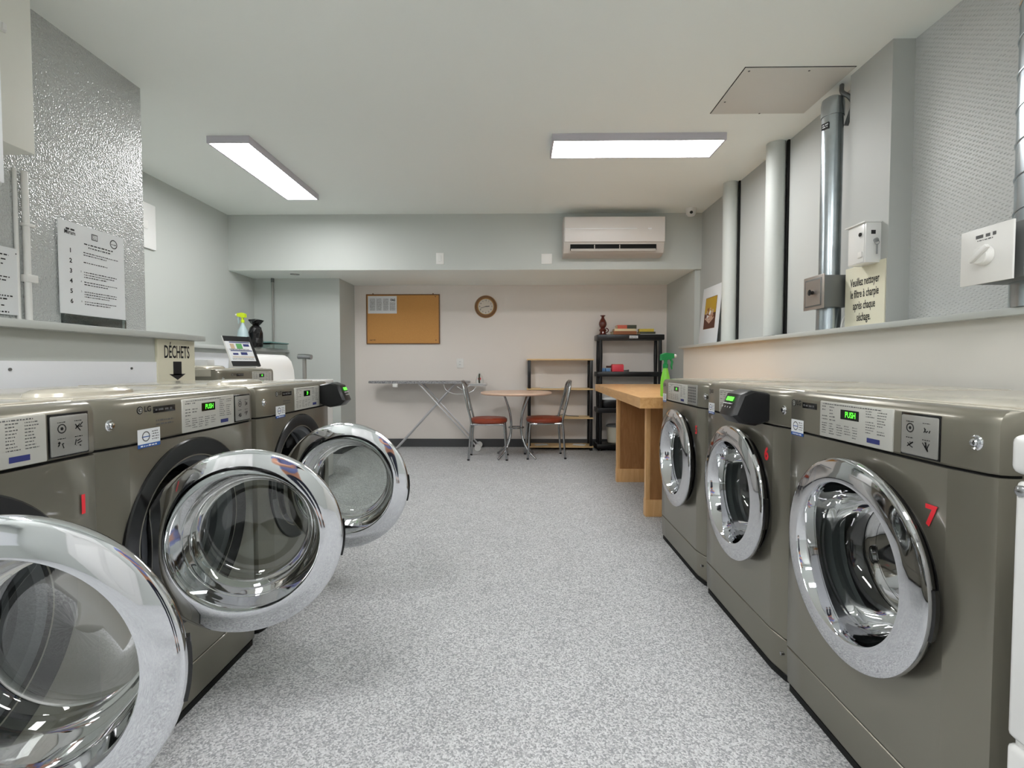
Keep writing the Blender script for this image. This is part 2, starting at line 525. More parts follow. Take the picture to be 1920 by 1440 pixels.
def machine_body(t, bez):
    g = G('bronze')
    z0, z1, R, hw = .15, .856, .222, .250
    o = outline()
    n = len(o)
    lo = [g.bm.verts.new((x, y, z0)) for x, y in o]
    hi = [g.bm.verts.new((x, y, z1)) for x, y in o]
    for k in range(n):
        if k == 4: continue           # the front field carries the round opening
        g._f([lo[k], lo[(k + 1) % n], hi[(k + 1) % n], hi[k]])
    g._f(hi); g._f(lo[::-1])
    angs = sorted([2 * PI * k / 72 for k in range(72)] + [math.atan2(z - ZC, y) % (2 * PI) for y in (-hw, hw) for z in (z0, z1)])
    inner, outer = [], []
    for a in angs:
        c, s = math.cos(a), math.sin(a)
        inner.append(g.bm.verts.new((0, R * c, ZC + R * s)))
        k = min([hw / abs(c) if abs(c) > 1e-9 else 1e9, ((z1 - ZC) if s > 0 else (ZC - z0)) / abs(s) if abs(s) > 1e-9 else 1e9])
        outer.append(g.bm.verts.new((0, k * c, ZC + k * s)))
    m = len(angs)
    for k in range(m):
        g._f([inner[k], outer[k], outer[(k + 1) % m], inner[(k + 1) % m]])
    g.box(-.750, -.062, -.339, .339, .850, .936)
    b = g.obj('body', t)
    g = G('bronze').loft([[(x, y, z) for x, y in outline(i)] for z, i in ((.02, .012), (.03, .004), (.143, 0), (.145, .002))])
    g.use('steel').cyl((-.02, .318, .095), (-.003, .318, .095), .006, 12)
    k = g.obj('kick_panel', t)
    # plinth and joint fillers, dark and set back
    for a, b_, nm in ((0.0, .02, 'base'), (.144, .151, 'seam'), (.855, .865, 'seam')):
        G('gap').loft([[(x, y, z) for x, y in outline(.008, .338)] for z in (a, b_)]).obj(nm, t)
    g = G('black').lathe([(.222, -.012), (.226, .0), (bez - .018, .003), (bez - .004, .006), (bez, .003), (bez + .001, -.010)], (0, 0, ZC), 'x', 72)
    g.obj('bezel', t)
    g = G('rubber').lathe([(.222, -.012), (.205, -.02), (.195, -.05), (.205, -.08), (.20, -.09)], (0, 0, ZC), 'x', 64)
    g.obj('gasket', t)
    g = G('drum')
    g.lathe([(.20, -.09), (.235, -.10), (.24, -.14), (.24, -.55), (.2, -.58), (.0005, -.585)], (0, 0, ZC), 'x', 64)
    for k in range(3):
        a = 2 * PI * k / 3 + .5
        c, s = math.cos(a), math.sin(a)
        g.tube([(-.15, .228 * c, ZC + .228 * s), (-.5, .228 * c, ZC + .228 * s)], .022, 10)
    g.obj('drum', t)

def door(t, centre, alpha, handle=True):
    K = .263 / .2705
    Q = lambda L: [(r * K, h) for r, h in L]
    d = G('black')
    d.lathe(Q([(.190, -.002), (.234, .002), (.248, .006), (.260, .014), (.2675, .022), (.2695, .028)]), ax='x', n=96)
    d = d.obj('door', t, centre, (0, 0, -alpha))
    G('chrome').lathe(Q([(.2680, .026), (.2705, .029), (.2705, .033), (.2685, .0375), (.264, .0400), (.258, .0415), (.232, .0462), (.208, .0500),
                       (.2045, .0495), (.202, .046), (.199, .036), (.192, .018), (.186, -.012), (.184, -.02)]), ax='x', n=96).obj('chrome_ring', d)
    g = G('glass').lathe(Q([(.186, -.010), (.181, -.045), (.174, -.075), (.158, -.105), (.148, -.112), (.130, -.112), (.10, -.118),
                          (.05, -.124), (.0005, -.126)]), ax='x', n=96)
    g.obj('glass', d)
    if handle:
        g = G('black')
        a0, a1 = math.radians(-15), math.radians(9)
        r0, r1 = .262, .268
        g.loft([[(.012, (r0 - .012) * math.cos(a), (r0 - .012) * math.sin(a)), (.014, (r1 - .006) * math.cos(a), (r1 - .006) * math.sin(a)),
                 (.028, r1 * math.cos(a), r1 * math.sin(a)), (.032, r0 * math.cos(a), r0 * math.sin(a))]
                for a in [a0 + (a1 - a0) * k / 10 for k in range(11)]])
        g.obj('handle', d)
    g = G('steel').box(-.012, .006, -.262, -.222, -.05, .05, .004)
    g.cyl((-.004, -.262, -.06), (-.004, -.262, .06), .007, 12)
    g.obj('hinge', d)
    return d

def marks(g, F, x0, x1, y0, y1, seed, cols=4, rows=9):
    rd = random.Random(seed)
    cw = (x1 - x0) / cols
    for c in range(cols):
        for r in range(rows):
            y = y1 - (y1 - y0) * (r + .5) / rows
            if rd.random() < .1: continue
            g.lines(F, x0 + c * cw, x0 + (c + .82) * cw, [y], (y1 - y0) / rows * .36, .5, rd.randint(0, 999))

def console(t, kind, layout, lcd_text, seed):
    """layout: dict of y positions along the front, from the machine's own left (-) to right (+)"""
    c = G('bronze')
    c.loft([[(x, y, z) for x, y in outline(i, back=-.06)] for z, i in
            ((.862, .003), (.866, 0), (.955, 0), (.968, .003), (.977, .009), (.982, .018), (.983, .03))])
    c = c.obj('console', t)
    L = layout
    Fp = lambda y, z, e=.001: frame((e, y, z), (0, 1, 0), (0, 0, 1))
    # maker's round badge with its two letters, and the black name bar
    y = L['logo']
    g = G('black_print').disc(Fp(y, .948), 0, 0, .0105, 24)
    g.text('LG', Fp(y, .948), .021, 1.0, .02, 'LEFT', off=(.015, .001))
    g.use('plate').disc(Fp(y, .948, .0014), 0, 0, .0075, 20, .006)
    g.use('plate').flat(Fp(y, .948, .0015), -.001, .001, -.004, .004)
    g.flat(Fp(y, .948, .0015), 0, .005, -.001, .001)
    g.obj('maker_badge', c, smooth=False)
    if L.get('bar') is not None:
        a, b = L['bar']
        g = G('black').box(0, .0015, a, b, .936, .954, .0005)
        g.use('grey_print').lines(Fp(a, .942, .002), .006, b - a - .006, [0], .0065, .95, seed + 1)
        g.obj('name_bar', c)
    if L.get('small') is not None:
        a, b = L['small']
        g = G('grey_print').lines(Fp(a, .912, .0012), 0, b - a, [0, -.01], .005, .8, seed + 2)
        g.obj('small_print', c, smooth=False)
    a, b = L['sticker']
    F = Fp(a, .846, .0012)
    g = G('paper').flat(F, 0, b - a, .010, .050)
    g.use('blue_print').flat(F, 0, b - a, 0, .010)
    F2 = Fp(a, .846, .0016)
    q = b - a
    g.use('grey_print').disc(F2, q * .36, .030, .014, 24, .011)
    g.use('blue_print').flat(F2, q * .18, q * .54, .028, .0305)
    g.use('grey_print').lines(F2, q * .62, q * .95, [.04, .033, .026, .019], .003, .8, seed + 3)
    g.use('paper').lines(F2, q * .12, q * .9, [.003], .004, .9, seed + 4)
    g.obj('sticker', c, smooth=False)
    a, b = L['panel']
    g = G('plate').box(-.002, .004, a, b, .864, .965, .002)
    F = Fp(a, .864, .0045)
    q = b - a
    la, lb = q * .33, q * .59
    g.use('lcd').flat(F, la, lb, .058, .084)
    g.use('grey_print')
    g.lines(F, q * .05, q * .9, [.093], .003, .7, seed + 5)
    marks(g, F, q * .04, q * .28, .045, .09, seed + 6, 2, 5)
    marks(g, F, q * .04, q * .62, .008, .042, seed + 7, 5, 5)
    marks(g, F, q * .68, q * .97, .03, .09, seed + 8, 2, 9)
    g.use('navy').flat(F, q * .70, q * .86, .010, .022)
    g.obj('control_panel', c)
    g = G('green_led').text(lcd_text, Fp(a, .864, .0052), .022, .8, .012, off=((la + lb) / 2 + .004, .071))
    g.obj('display_digits', c, smooth=False)
    if L.get('coin'):
        a, b = L['coin']
        g = G('black').box(-.001, .0022, a - .003, b + .003, .866, .962, .001)
        g.use('plate_dark').box(.0, .005, a, b, .869, .957, .003)
        F = Fp(a, .869, .0055)
        q = b - a
        g.use('black_print')
        for k, (u, v) in enumerate(((.27, .68), (.72, .68), (.27, .27), (.72, .27))):
            cx, cy, r = u * q, v * .088, .0105
            if k == 0:
                g.disc(F, cx, cy, r, 20, r * .78).disc(F, cx, cy, r * .35, 12)
            else:
                rd = random.Random(seed + k)
                for _ in range(5):
                    p = [Vector((cx + rd.uniform(-r, r), cy + rd.uniform(-r, r), 0)) for _ in range(2)]
                    d = (p[1] - p[0]).normalized().orthogonal() if (p[1] - p[0]).length > 1e-4 else Vector((1, 0, 0))
                    d = Vector((-(p[1] - p[0]).y, (p[1] - p[0]).x, 0)).normalized() * .0012
                    g.quad([F @ (p[0] - d), F @ (p[1] - d), F @ (p[1] + d), F @ (p[0] + d)])
            g.lines(F, cx - r, cx + r, [cy + r * 1.25], .002, .9, seed + 20 + k)
        g.obj('coin_panel', c)
    if L.get('keypad'):
        a, b = L['keypad']
        g = G('plate_dark').box(-.001, .004, a, b, .867, .968, .002)
        F = Fp(a, .867, .0046)
        g.use('grey_print')
        q = b - a
        for i in range(5):
            for j in range(6):
                g.flat(F, q * (.1 + .17 * i), q * (.22 + .17 * i), .012 + .014 * j, .021 + .014 * j)
        g.obj('keypad', c)
    y = L['lock']
    g = G('chrome').lathe([(.0155, -.008), (.0155, .001), (.013, .003), (.009, .0015), (.008, .006), (.006, .008), (.0005, .0085)], (-.010 if abs(y) > .26 else 0, y, .918), 'x', 28)
    g.obj('lock', c)
    return c

def card_reader(c, y0, y1):
    """black payment reader leaning out of the console"""
    yc = (y0 + y1) / 2
    g = G('black_matt')
    hw = (y1 - y0) / 2
    prof = [(0.0, .868), (.045, .852), (.105, .862), (.130, .888), (.10, .965), (.06, .980), (0.0, .970)]
    rings = []
    for y, k in ((-hw, .86), (-hw + .008, .97), (-hw + .02, 1), (hw - .02, 1), (hw - .008, .97), (hw, .86)):
        rings.append([(x * k, yc + y, .92 + (z - .92) * k) for x, z in prof])
    g.loft(rings)
    g.use('white_plastic')
    up = Vector((-.028, 0, .060)).normalized()
    F = frame((.1165, yc, .9315), (0, 1, 0), up)
    F = F @ Matrix.Translation((0, 0, .0015))
    g.use('green_led').flat(F, -hw * .45, hw * .45, .008, .024)
    g.use('paper').lines(F, -hw * .6, hw * .6, [-.004], .004, .9, 5)
    for i in range(4):
        g.disc(F, -hw * .5 + i * hw * .33, -.016, .003, 10)
    g.use('chrome').tube([(.118, yc - hw * .7, .895), (.124, yc, .893), (.118, yc + hw * .7, .895)], .003, 8)
    return g.obj('card_reader', c)

def top_cover(t, washer):
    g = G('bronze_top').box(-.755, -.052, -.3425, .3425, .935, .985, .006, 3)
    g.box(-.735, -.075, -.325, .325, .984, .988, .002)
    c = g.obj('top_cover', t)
    if washer:
        g = G('bronze_top')
        ring = lambda s, z: [(-.20 + .085 * s * math.cos(a), -.16 + .15 * s * math.sin(a), z) for a in [2 * PI * k / 40 for k in range(40)]]
        g.loft([ring(1, .986), ring(.97, .997), ring(.85, 1.005), ring(.5, 1.008)])
        g.obj('dispenser_lid', c)

LW = dict(lock=-.296, logo=-.212, bar=(-.164, -.078), small=(-.155, -.08), sticker=(-.223, -.141), panel=(-.050, .215), coin=(.224, .316))
LD = dict(lock=.300, logo=-.318, bar=(-.270, -.198), sticker=(-.330, -.262), panel=(-.176, .103), coin=(.130, .229))

def machine(name, label, cat, x, y, side, layout, lcd, seed, alpha, centre, reader=None, number=None, group=None, z=0.0, handle=True):
    t = thing(name, label, cat, (x, y, z), 0 if side == 'L' else PI, group)
    global FOLD
    FOLD = -1 if side == 'L' else 1
    machine_body(t, .279 if side == 'L' else .240)
    c = console(t, name, layout, lcd, seed)
    top_cover(t, side == 'L')
    door(t, centre, alpha, handle)
    if reader: card_reader(c, *reader)
    if number:
        s, yy, zz, h = number
        g = G('red_vinyl').text(s, frame((.0022, yy, zz), (0, 1, 0), (0, 0, 1)), h, .95, .035)
        g.obj('number_sticker', t, smooth=False)['label'] = 'red vinyl number ' + s
    return t

XL = -1.010
GL, GR = 'bronze-grey washers along the left wall', 'bronze-grey dryers along the right wall'
machine('washing_machine', 'bronze-grey front-load washer nearest the camera on the left, door swung open', 'washing machine',
        XL, .815, 'L', LW, 'PUSH', 10, math.radians(79), (-.819 + 1.01, .783 - .815, ZC + .006), number=('1', .300, .745, .06), group=GL)
machine('washing_machine', 'bronze-grey front-load washer in the middle of the left row, its door swung open', 'washing machine',
        XL, 1.505, 'L', LW, 'PUSH', 40, math.radians(74), (-.789 + 1.01, 1.415 - 1.505, ZC), group=GL)
LC = dict(LW); LC['coin'] = None
machine('washing_machine', 'bronze-grey front-load washer with black card reader, farthest open door on the left', 'washing machine',
        XL, 2.245, 'L', LC, '29', 70, math.radians(86), (-.730 + 1.01, 2.065 - 2.245, ZC), reader=(.235, .335), group=GL)
LX = dict(LW); LX['coin'] = None; LX['panel'] = (.03, .30)
machine('washing_machine', 'set-back bronze-grey washer behind the waste sign, photo stand on its lid', 'washing machine',
        -1.905, 3.455, 'L', LX, '44', 90, 0, (.004, 0, ZC), z=.057)
machine('tumble_dryer', 'bronze-grey dryer with a big red 7, nearest on the right', 'tumble dryer',
        .88, 1.268, 'R', LD, 'PUSH', 110, 0, (.003, .0, ZC), number=('7', .214, .745, .062), group=GR)
L6 = dict(LD); L6['coin'] = None; L6['bar'] = None; L6['panel'] = (-.205, .103)
machine('tumble_dryer', 'bronze-grey dryer with black card reader, middle of the right row, red 6', 'tumble dryer',
        .88, 1.963, 'R', L6, '759', 140, 0, (.003, .0, ZC), reader=(.095, .222), number=('6', .210, .752, .062), group=GR)
L5 = dict(LD); L5['coin'] = None; L5['bar'] = None; L5['keypad'] = (.118, .250); L5['panel'] = (-.215, .108); L5['lock'] = .325
machine('tumble_dryer', 'bronze-grey dryer with small button grid, farthest on the right beside the wooden table', 'tumble dryer',
        .88, 2.690, 'R', L5, '44', 170, 0, (.003, .0, ZC), number=('5', .242, .745, .055), group=GR)
# plinth under the set-back washer
tag(G('galv_dark').box(-2.60, -1.94, 3.13, 3.78, 0, .057, .004).obj('machine_plinth'), 'low grey plinth under the set-back washer', 'plinth')

# white machine cut by the right edge of the picture
t = thing('white_dryer', 'white enamel dryer cut off by the right edge of the picture', 'tumble dryer', (.80, .46, 0))
g = G('white_enamel').box(.012, .70, -.345, .345, .015, .885, .012, 3)
g.obj('body', t)
G('white_enamel').box(-.004, .70, -.35, .35, .893, .958, .014, 4).obj('top_cover', t)
g = G('white_enamel').box(0, .02, -.345, .345, .46, .884, .012, 3)
f = g.obj('front_panel', t)
g = G('white_enamel').box(-.006, .004, -.26, .275, .50, .85, .02, 4)
g.use('gap').box(-.008, .002, .262, .268, .57, .62)
g.obj('door', f)
G('steel').lathe([(.009, .002), (.009, -.003), (.005, -.006), (.0005, -.0065)], (0, .33, .868), 'x', 20).obj('screw', f)
G('white_enamel').box(0, .02, -.345, .345, .02, .452, .012, 3).obj('lower_panel', t)
G('white_plastic').box(.10, .16, .22, .33, .958, .985, .004).obj('hinge_cover', t)

# white top-loader in the far left corner
t = thing('white_washer', 'white top-load washer in the far left corner past the set-back washer', 'washing machine', (-1.80, 4.39, 0))
G('white_enamel').box(-.69, 0, -.34, .34, .01, .895, .012, 3).obj('body', t)
g = G('white_enamel').box(-.70, .008, -.345, .345, .90, .932, .010, 3)
g.obj('lid', t)
pr = [(-.62, .932), (-.365, .932), (-.372, 1.02), (-.395, 1.10), (-.43, 1.145), (-.47, 1.163), (-.60, 1.163)]
g = G('white_enamel').loft([[(x, y, z) for x, z in pr] for y in (-.34, .33)] + [[(-.5 + (x + .5) * .9, .345, 1.03 + (z - 1.03) * .9) for x, z in pr]])
g.obj('control_console', t)

# metal tap beside it
t = thing('wall_tap', 'short shiny metal spout sticking out beside the white washer', 'tap', (-2.16, 5.0, 1.16))
g = G('steel').tube([(-.10, .02, 0), (-.02, 0, 0), (.045, -.01, -.006)], [.026, .026, .026], 16)
g.obj('spout', t)
G('plate_dark').tube([(-.045, .03, -.95), (-.045, .03, -.02)], .02, 14).obj('pipe', t)
t.location.z = 1.155

# ------------------------------------------------------------ left side: boxes, signs, conduit
t = thing('wall_cabinet', 'off-white metal wall box with a small switch, high at the left edge', 'cabinet', (-2.0, 1.91, 1.936))
G('cream_metal').box(-.236, 0, -.135, .128, 0, H - 1.936, .003).obj('body', t)
g = G('white_plastic').box(0, .010, -.03, .02, .42, .455, .003)
g.box(.009, .016, .0, .015, .425, .45, .002)
g.obj('switch', t)
tag(G('white_board').box(-2.236, -1.85, 1.35, 1.768, 1.722, H, .003).obj('electrical_box'),
    'tall bluish-white box cut off by the left edge, nearer than the box with the switch', 'electrical box')

t = thing('conduit', 'thin white vertical conduit on the stippled wall, left of the instruction sheet', 'conduit', (-2.222, 2.21, 1.242))
G('white_plastic').cyl((0, 0, 0), (0, 0, 1.936 - 1.242), .013, 16).obj('pipe', t)
G('white_plastic').cyl((-.005, -.04, 0), (-.005, -.04, 1.936 - 1.242), .008, 12).obj('cable', t)
G('white_plastic').box(-.014, .018, -.02, .034, .20, .235, .004).obj('clip', t)
g = G('white_plastic').box(-.014, .016, -.02, .03, .45, .465, .004); g.obj('clip', t)

def sheet(name, label, cat, F, w, h, th, draw, loc=None):
    """a stiff board in frame F whose face shows what draw() puts on it"""
    g = G('paper')
    g.box(0, w, 0, h, -th, 0, T=F)
    draw(g, F @ Matrix.Translation((0, 0, .0008)))
    return tag(g.obj(name, smooth=False), label, cat)

def d_rules(g, F):
    g.use('black_print')
    g.lines(F, .040, .088, [.414], .009, .98, 34)
    g.text('Miram', F, .028, .85, .02, off=(.062, .402))
    g.flat(F, .186, .222, .395, .427)
    F2 = F @ Matrix.Translation((0, 0, .0006))
    g.use('paper').flat(F2, .190, .218, .399, .423)
    g.use('black_print').lines(F2, .193, .215, [.402, .410, .417], .005, .9, 3)
    g.disc(F, .325, .405, .024, 32, .019)
    g.lines(F, .31, .342, [.40], .006, .95, 4)
    g.lines(F, .14, .32, [.362], .007, .95, 6)
    g.lines(F, .165, .305, [.347], .007, .95, 7)
    y = .318
    for k in range(6):
        g.text('123456'[k], F, .03, 1, .03, off=(.062, y - .004))
        nl = (2, 1, 3, 2, 3, 2)[k]
        if k > 1: g.text('123456'[k], F, .012, 1, .0, off=(.118, y + .002))
        for j in range(nl):
            g.lines(F, .135, .355 - (.06 if j == nl - 1 else 0), [y - j * .0125], .005, .85, 20 + 5 * k + j)
        y -= .050
sheet('instruction_sheet', 'white numbered instruction sheet with three logos on the stippled left wall', 'notice',
      frame((-2.222, 2.365, 1.322), (0, 1, 0), (.0, 0, 1)), .395, .456, .004, d_rules)
def d_holder(g, F):
    g.use('black_print').lines(F, .12, .33, [.015], .007, .95, 9)
t = tag(G('clear').box(-2.236, -2.214, 2.38, 2.755, 1.243, 1.321, .002).obj('sheet_holder'),
        'clear plastic holder between the numbered instruction sheet and the ledge', 'holder')
g = G('black_print').lines(frame((-2.2135, 2.5, 1.262), (0, 1, 0), (0, 0, 1)), 0, .22, [0], .007, .95, 11)
g.obj('print', t, smooth=False)
def d_left(g, F):
    g.use('black_print')
    for k, y in enumerate((.255, .235, .215, .175, .16, .145, .112, .092, .078, .064, .036, .020, .008)):
        if y > 0: g.lines(F, .03 + (k % 3) * .02, .27 - (k % 4) * .02, [y], .007, .9, 60 + k)
    g.disc(F, .285, .27, .003, 8)
sheet('instruction_sheet', 'cream printed sheet cut off by the left edge, beside the white conduit', 'notice',
      frame((-2.222, 1.875, 1.288), (0, 1, 0), (0, 0, 1)), .297, .292, .004, d_left)

# waste sign
g = G('cream').box(-1.9499, -1.936, 2.613, 2.915, .60, 1.209, .001)
F = frame((-1.9352, 2.764, 1.10), (0, 1, 0), (0, 0, 1))
g.use('black_print').text('DÉCHETS', F, .098, .50, .015, off=(0, .038))
g.flat(F, -.034, .034, -.088, -.012)
g.quad([F @ Vector(p) for p in ((-.067, -.082, 0), (0, -.116, 0), (.067, -.082, 0))])
tag(g.obj('waste_sign', smooth=False), 'cream sign reading DÉCHETS with a black arrow pointing down, under the left ledge', 'sign')

# panel on the far left wall
g = G('white_enamel').box(-3.17, -3.150, 3.85, 4.27, 2.06, 2.44, .003)
g.use('white_plastic').box(-3.15, -3.144, 4.12, 4.17, 2.22, 2.29, .002)
tag(g.obj('access_panel'), 'white panel on the far left wall showing behind the stippled corner', 'panel')
t = thing('conduit', 'thin grey vertical pipe on the set-forward wall under the bulkhead', 'conduit', (-2.935, 5.855, 1.25))
G('plate_dark').cyl((0, 0, 0), (0, 0, .849), .011, 14).obj('pipe', t)
G('galv_dark').cyl((0, 0, .80), (0, 0, .849), .017, 14).obj('coupling', t)

# ------------------------------------------------------------ things on the far left ledge and washer
def trigger_bottle(name, label, x, y, z, rot, mb, mh, hs=1.0, slim=1.0):
    t = thing(name, label, 'spray bottle', (x, y, z), rot)
    s = hs
    G(mb).lathe([(.0005, 0), (.036 * slim, 0), (.040 * slim, .006), (.040 * slim, .10 * s), (.034 * slim, .14 * s), (.018, .185 * s), (.014, .20 * s), (.014, .215 * s), (.0005, .216 * s)], n=28).obj('bottle', t)
    h = .215 * s
    g = G(mh).lathe([(.017, h - .012), (.018, h + .012), (.012, h + .02), (.012, h + .045)], n=20, caps=True)
    g.loft([[(x_, -y_, z_) for x_, y_, z_ in r] for r in (
        [(-.035, -.014, h + .04), (-.035, .014, h + .04), (-.035, .012, h + .078), (-.035, -.012, h + .078)],
        [(.0, -.016, h + .04), (.0, .016, h + .04), (.0, .012, h + .09), (.0, -.012, h + .09)],
        [(.06, -.012, h + .055), (.06, .012, h + .055), (.06, .010, h + .085), (.06, -.010, h + .085)])])
    hd = g.obj('spray_head', t)
    G(mh if mh == 'green' else 'bottle_grey').tube([(.035, 0, h + .055), (.05, 0, h + .03), (.045, 0, h + .0), (.05, 0, h - .02)], [.008, .008, .007, .005], 8).obj('trigger', hd)
    G('white_plastic').cyl((.06, 0, h + .07), (.078, 0, h + .07), .010, 12).obj('nozzle', hd)
trigger_bottle('spray_bottle', 'spray bottle with yellow-green head on the far left ledge', -2.83, 5.02, 1.25, PI * .95, 'bottle_grey', 'yellow_green', 1.22, 1.35)

t = thing('plastic_bag', 'knotted shiny black plastic bag on the far left ledge beside the spray bottle', 'bag', (-2.70 - .06, 5.14, 1.25))
g = G('black')
rd = random.Random(4)
rings = []
for k, (r, z) in enumerate(((.02, .0), (.062, .01), (.070, .05), (.060, .10), (.066, .15), (.055, .20), (.028, .235), (.055, .26), (.075, .285), (.03, .29))):
    rings.append([(r * (1 + rd.uniform(-.16, .16)) * math.cos(a), r * (1 + rd.uniform(-.16, .16)) * math.sin(a), z + rd.uniform(-.008, .008) * (k > 0)) for a in [2 * PI * j / 18 for j in range(18)]])
g.loft(rings)
g.obj('bag', t, smooth=False)

t = thing('storage_box', 'clear plastic box with teal lid at the far end of the left ledge', 'storage box', (-2.86, 5.50, 1.25))
G('clear').box(-.17, .17, -.2, .2, .0, .058, .006).obj('box', t)
G('teal').box(-.18, .18, -.21, .21, .058, .072, .004).obj('lid', t)
tag(G('teal').box(-2.80, -2.765, 5.18, 5.27, 1.25, 1.275, .004).obj('sponge'), 'small teal sponge between the black bag and the clear box', 'sponge')

# photo stand and small items on the set-back washer
A = Vector((-1.995, 3.40, 1.060)); r_ = Vector((.092, .19, 0)); u_ = Vector((-.105, .051, .22))
# a rectangle leaning back and turned a little
rn = r_.normalized(); un = (u_ - rn * u_.dot(rn)).normalized()
F = frame(A, rn, un)
t = thing('photo_stand', 'leaning black-framed stand with a colour instruction sheet on the set-back washer', 'display stand', tuple(A))
Fi = Matrix.Translation(-A) @ F
g = G('white_plastic').box(0, .215, 0, .245, -.008, 0, .002, T=Fi); b_ = g.obj('backing', t)
g = G('black_matt').box(.004, .214, .0, .04, .0005, .003, T=Fi).box(.004, .214, .20, .243, .0005, .003, T=Fi).box(.196, .218, 0, .245, -.01, .004, T=Fi)
g.obj('frame', t)
g = G('paper').box(.006, .196, .04, .2, .0005, .0025, T=Fi)
Fs = Fi @ Matrix.Translation((.006, .04, .0032))
g.use('navy').flat(Fs, .03, .185, .148, .156); g.flat(Fs, .02, .185, .080, .087)
g.flat(Fs, .13, .175, .12, .14); g.flat(Fs, .03, .07, .05, .065); g.flat(Fs, .09, .14, .05, .072)
g.use('green_print').flat(Fs, .075, .12, .10, .142)
g.use('tan_print').flat(Fs, .02, .185, .030, .036); g.flat(Fs, .03, .06, .10, .14)
g.use('grey_print').lines(Fs, .015, .18, [.02, .012, .09, .095], .004, .9, 77)
g.obj('printed_sheet', t, smooth=False)
tag(G('paper').box(-2.30, -2.20, 3.45, 3.53, 1.046, 1.106, .002).obj('paper_carton'), 'small white carton on the set-back washer beside the photo stand', 'carton')
tag(G('clear').box(-2.42, -2.32, 3.44, 3.52, 1.046, 1.10, .003).obj('clear_tub'), 'small clear plastic tub left of the white carton on the set-back washer', 'tub')

# ------------------------------------------------------------ far wall: cork board, clock, plates, air conditioner
t = thing('cork_board', 'cork notice board with thin brown frame on the far wall', 'notice board', (-1.983, 6.4, 1.34))
W_, H_ = .954, .643
G('cork').box(.012, W_ - .012, -.012, -.001, .012, H_ - .012).obj('cork', t)
g = G('brown_frame')
for q in ((0, W_, 0, .012), (0, W_, H_ - .012, H_), (0, .012, .012, H_ - .012), (W_ - .012, W_, .012, H_ - .012)):
    g.box(q[0], q[1], -.018, 0, q[2], q[3])
g.obj('frame', t)
g = G('brown_frame')
for x, z in ((.09, H_ + .006), (.87, H_ + .006), (.90, H_ - .03), (.06, .05), (.11, .052), (.905, .05)):
    g.cyl((x, -.02, z), (x, -.010, z), .007, 10)
g.tube([(.04, -.014, .052), (.06, -.016, .047), (.085, -.016, .055), (.11, -.014, .05)], .003, 6)
g.obj('pins', t)
g = G('paper').box(0, .375, -.003, 0, 0, .225)
F = frame((0, -.0035, 0), (1, 0, 0), (0, 0, 1))
g.use('grey_print')
for k in range(4):
    top = 16 if k < 3 else 11
    g.lines(F, .025 + .087 * k, .095 + .087 * k, [.04 + .0098 * j for j in range(top)], .005, .9, 80 + k)
g.use('black_print').text('FAS', F, .042, .9, .04, off=(.325, .172))
tag(g.obj('posted_sheet', loc=(-1.960, 6.387, 1.735), smooth=False), 'white four-column printed sheet pinned to the cork board', 'notice')

t = thing('wall_clock', 'round brass-rimmed wall clock with pale dial', 'clock', (-.432, 6.4, 1.822))
G('brown_frame').lathe([(.105, -.02), (.112, -.034), (.128, -.036), (.138, -.022), (.142, 0)], ax='y', n=48).obj('rim', t)
M['brass'] = mat('aged_brass', (176, 138, 84), 0.35, metal=0.6)
G('brass').lathe([(.098, -.018), (.100, -.026), (.108, -.028), (.113, -.033)], ax='y', n=48).lathe([(.138, -.022), (.143, -.014), (.146, -.002)], ax='y', n=48).obj('bezel', t)
g = G('tan_print')
M['dial'] = mat('pale_dial', (216, 208, 196), 0.5)
g = G('dial').lathe([(.0005, -.018), (.10, -.018)], ax='y', n=48)
F = frame((0, -.0185, 0), (1, 0, 0), (0, 0, 1))
g.use('black_print')
for k in range(12):
    a = PI / 2 - 2 * PI * (k + 1) / 12
    g.text(str(k + 1), F, .026, 1, .01, off=(.078 * math.cos(a), .078 * math.sin(a)))
g.obj('dial', t, smooth=False)
g = G('black_print').box(-.004, .004, -.0215, -.0195, -.01, .048, T=Matrix.Rotation(math.radians(84), 4, 'Y'))
g.obj('hour_hand', t)
G('black_print').box(-.0025, .0025, -.0235, -.022, -.015, .07, T=Matrix.Rotation(math.radians(252), 4, 'Y')).obj('minute_hand', t)

def plate(name, label, cat, x, y, z, w_, h_, detail):
    t = thing(name, label, cat, (x, y, z))
    g = G('white_plastic').box(-w_ / 2, w_ / 2, -.008, 0, -h_ / 2, h_ / 2, .003)
    g.obj('cover_plate', t)
    if detail == 'rocker':
        g = G('white_enamel').box(-.016, .016, -.013, -.007, -.033, .033, .002)
        g.obj('rocker', t)
    if detail == 'outlet':
        g = G('white_enamel').box(-.017, .017, -.011, -.007, -.034, .034, .002)
        g.use('grey_print')
        for zz in (-.015, .018):
            for xx in (-.007, .007): g.box(xx - .0015, xx + .0015, -.0116, -.011, zz - .006, zz + .006)
        g.obj('socket', t)
    return t
plate('light_switch', 'white rocker switch plate on the bulkhead, left of the blank plate', 'switch', -.858, 5.367, 2.219, .085, .125, 'rocker')
plate('blank_plate', 'square white blank plate on the bulkhead near the air conditioner', 'wall plate', .296, 5.367, 2.212, .115, .11, 'none')
plate('wall_outlet', 'white wall outlet above the ironing board on the far wall', 'outlet', -.767, 6.4, 1.091, .092, .125, 'outlet')

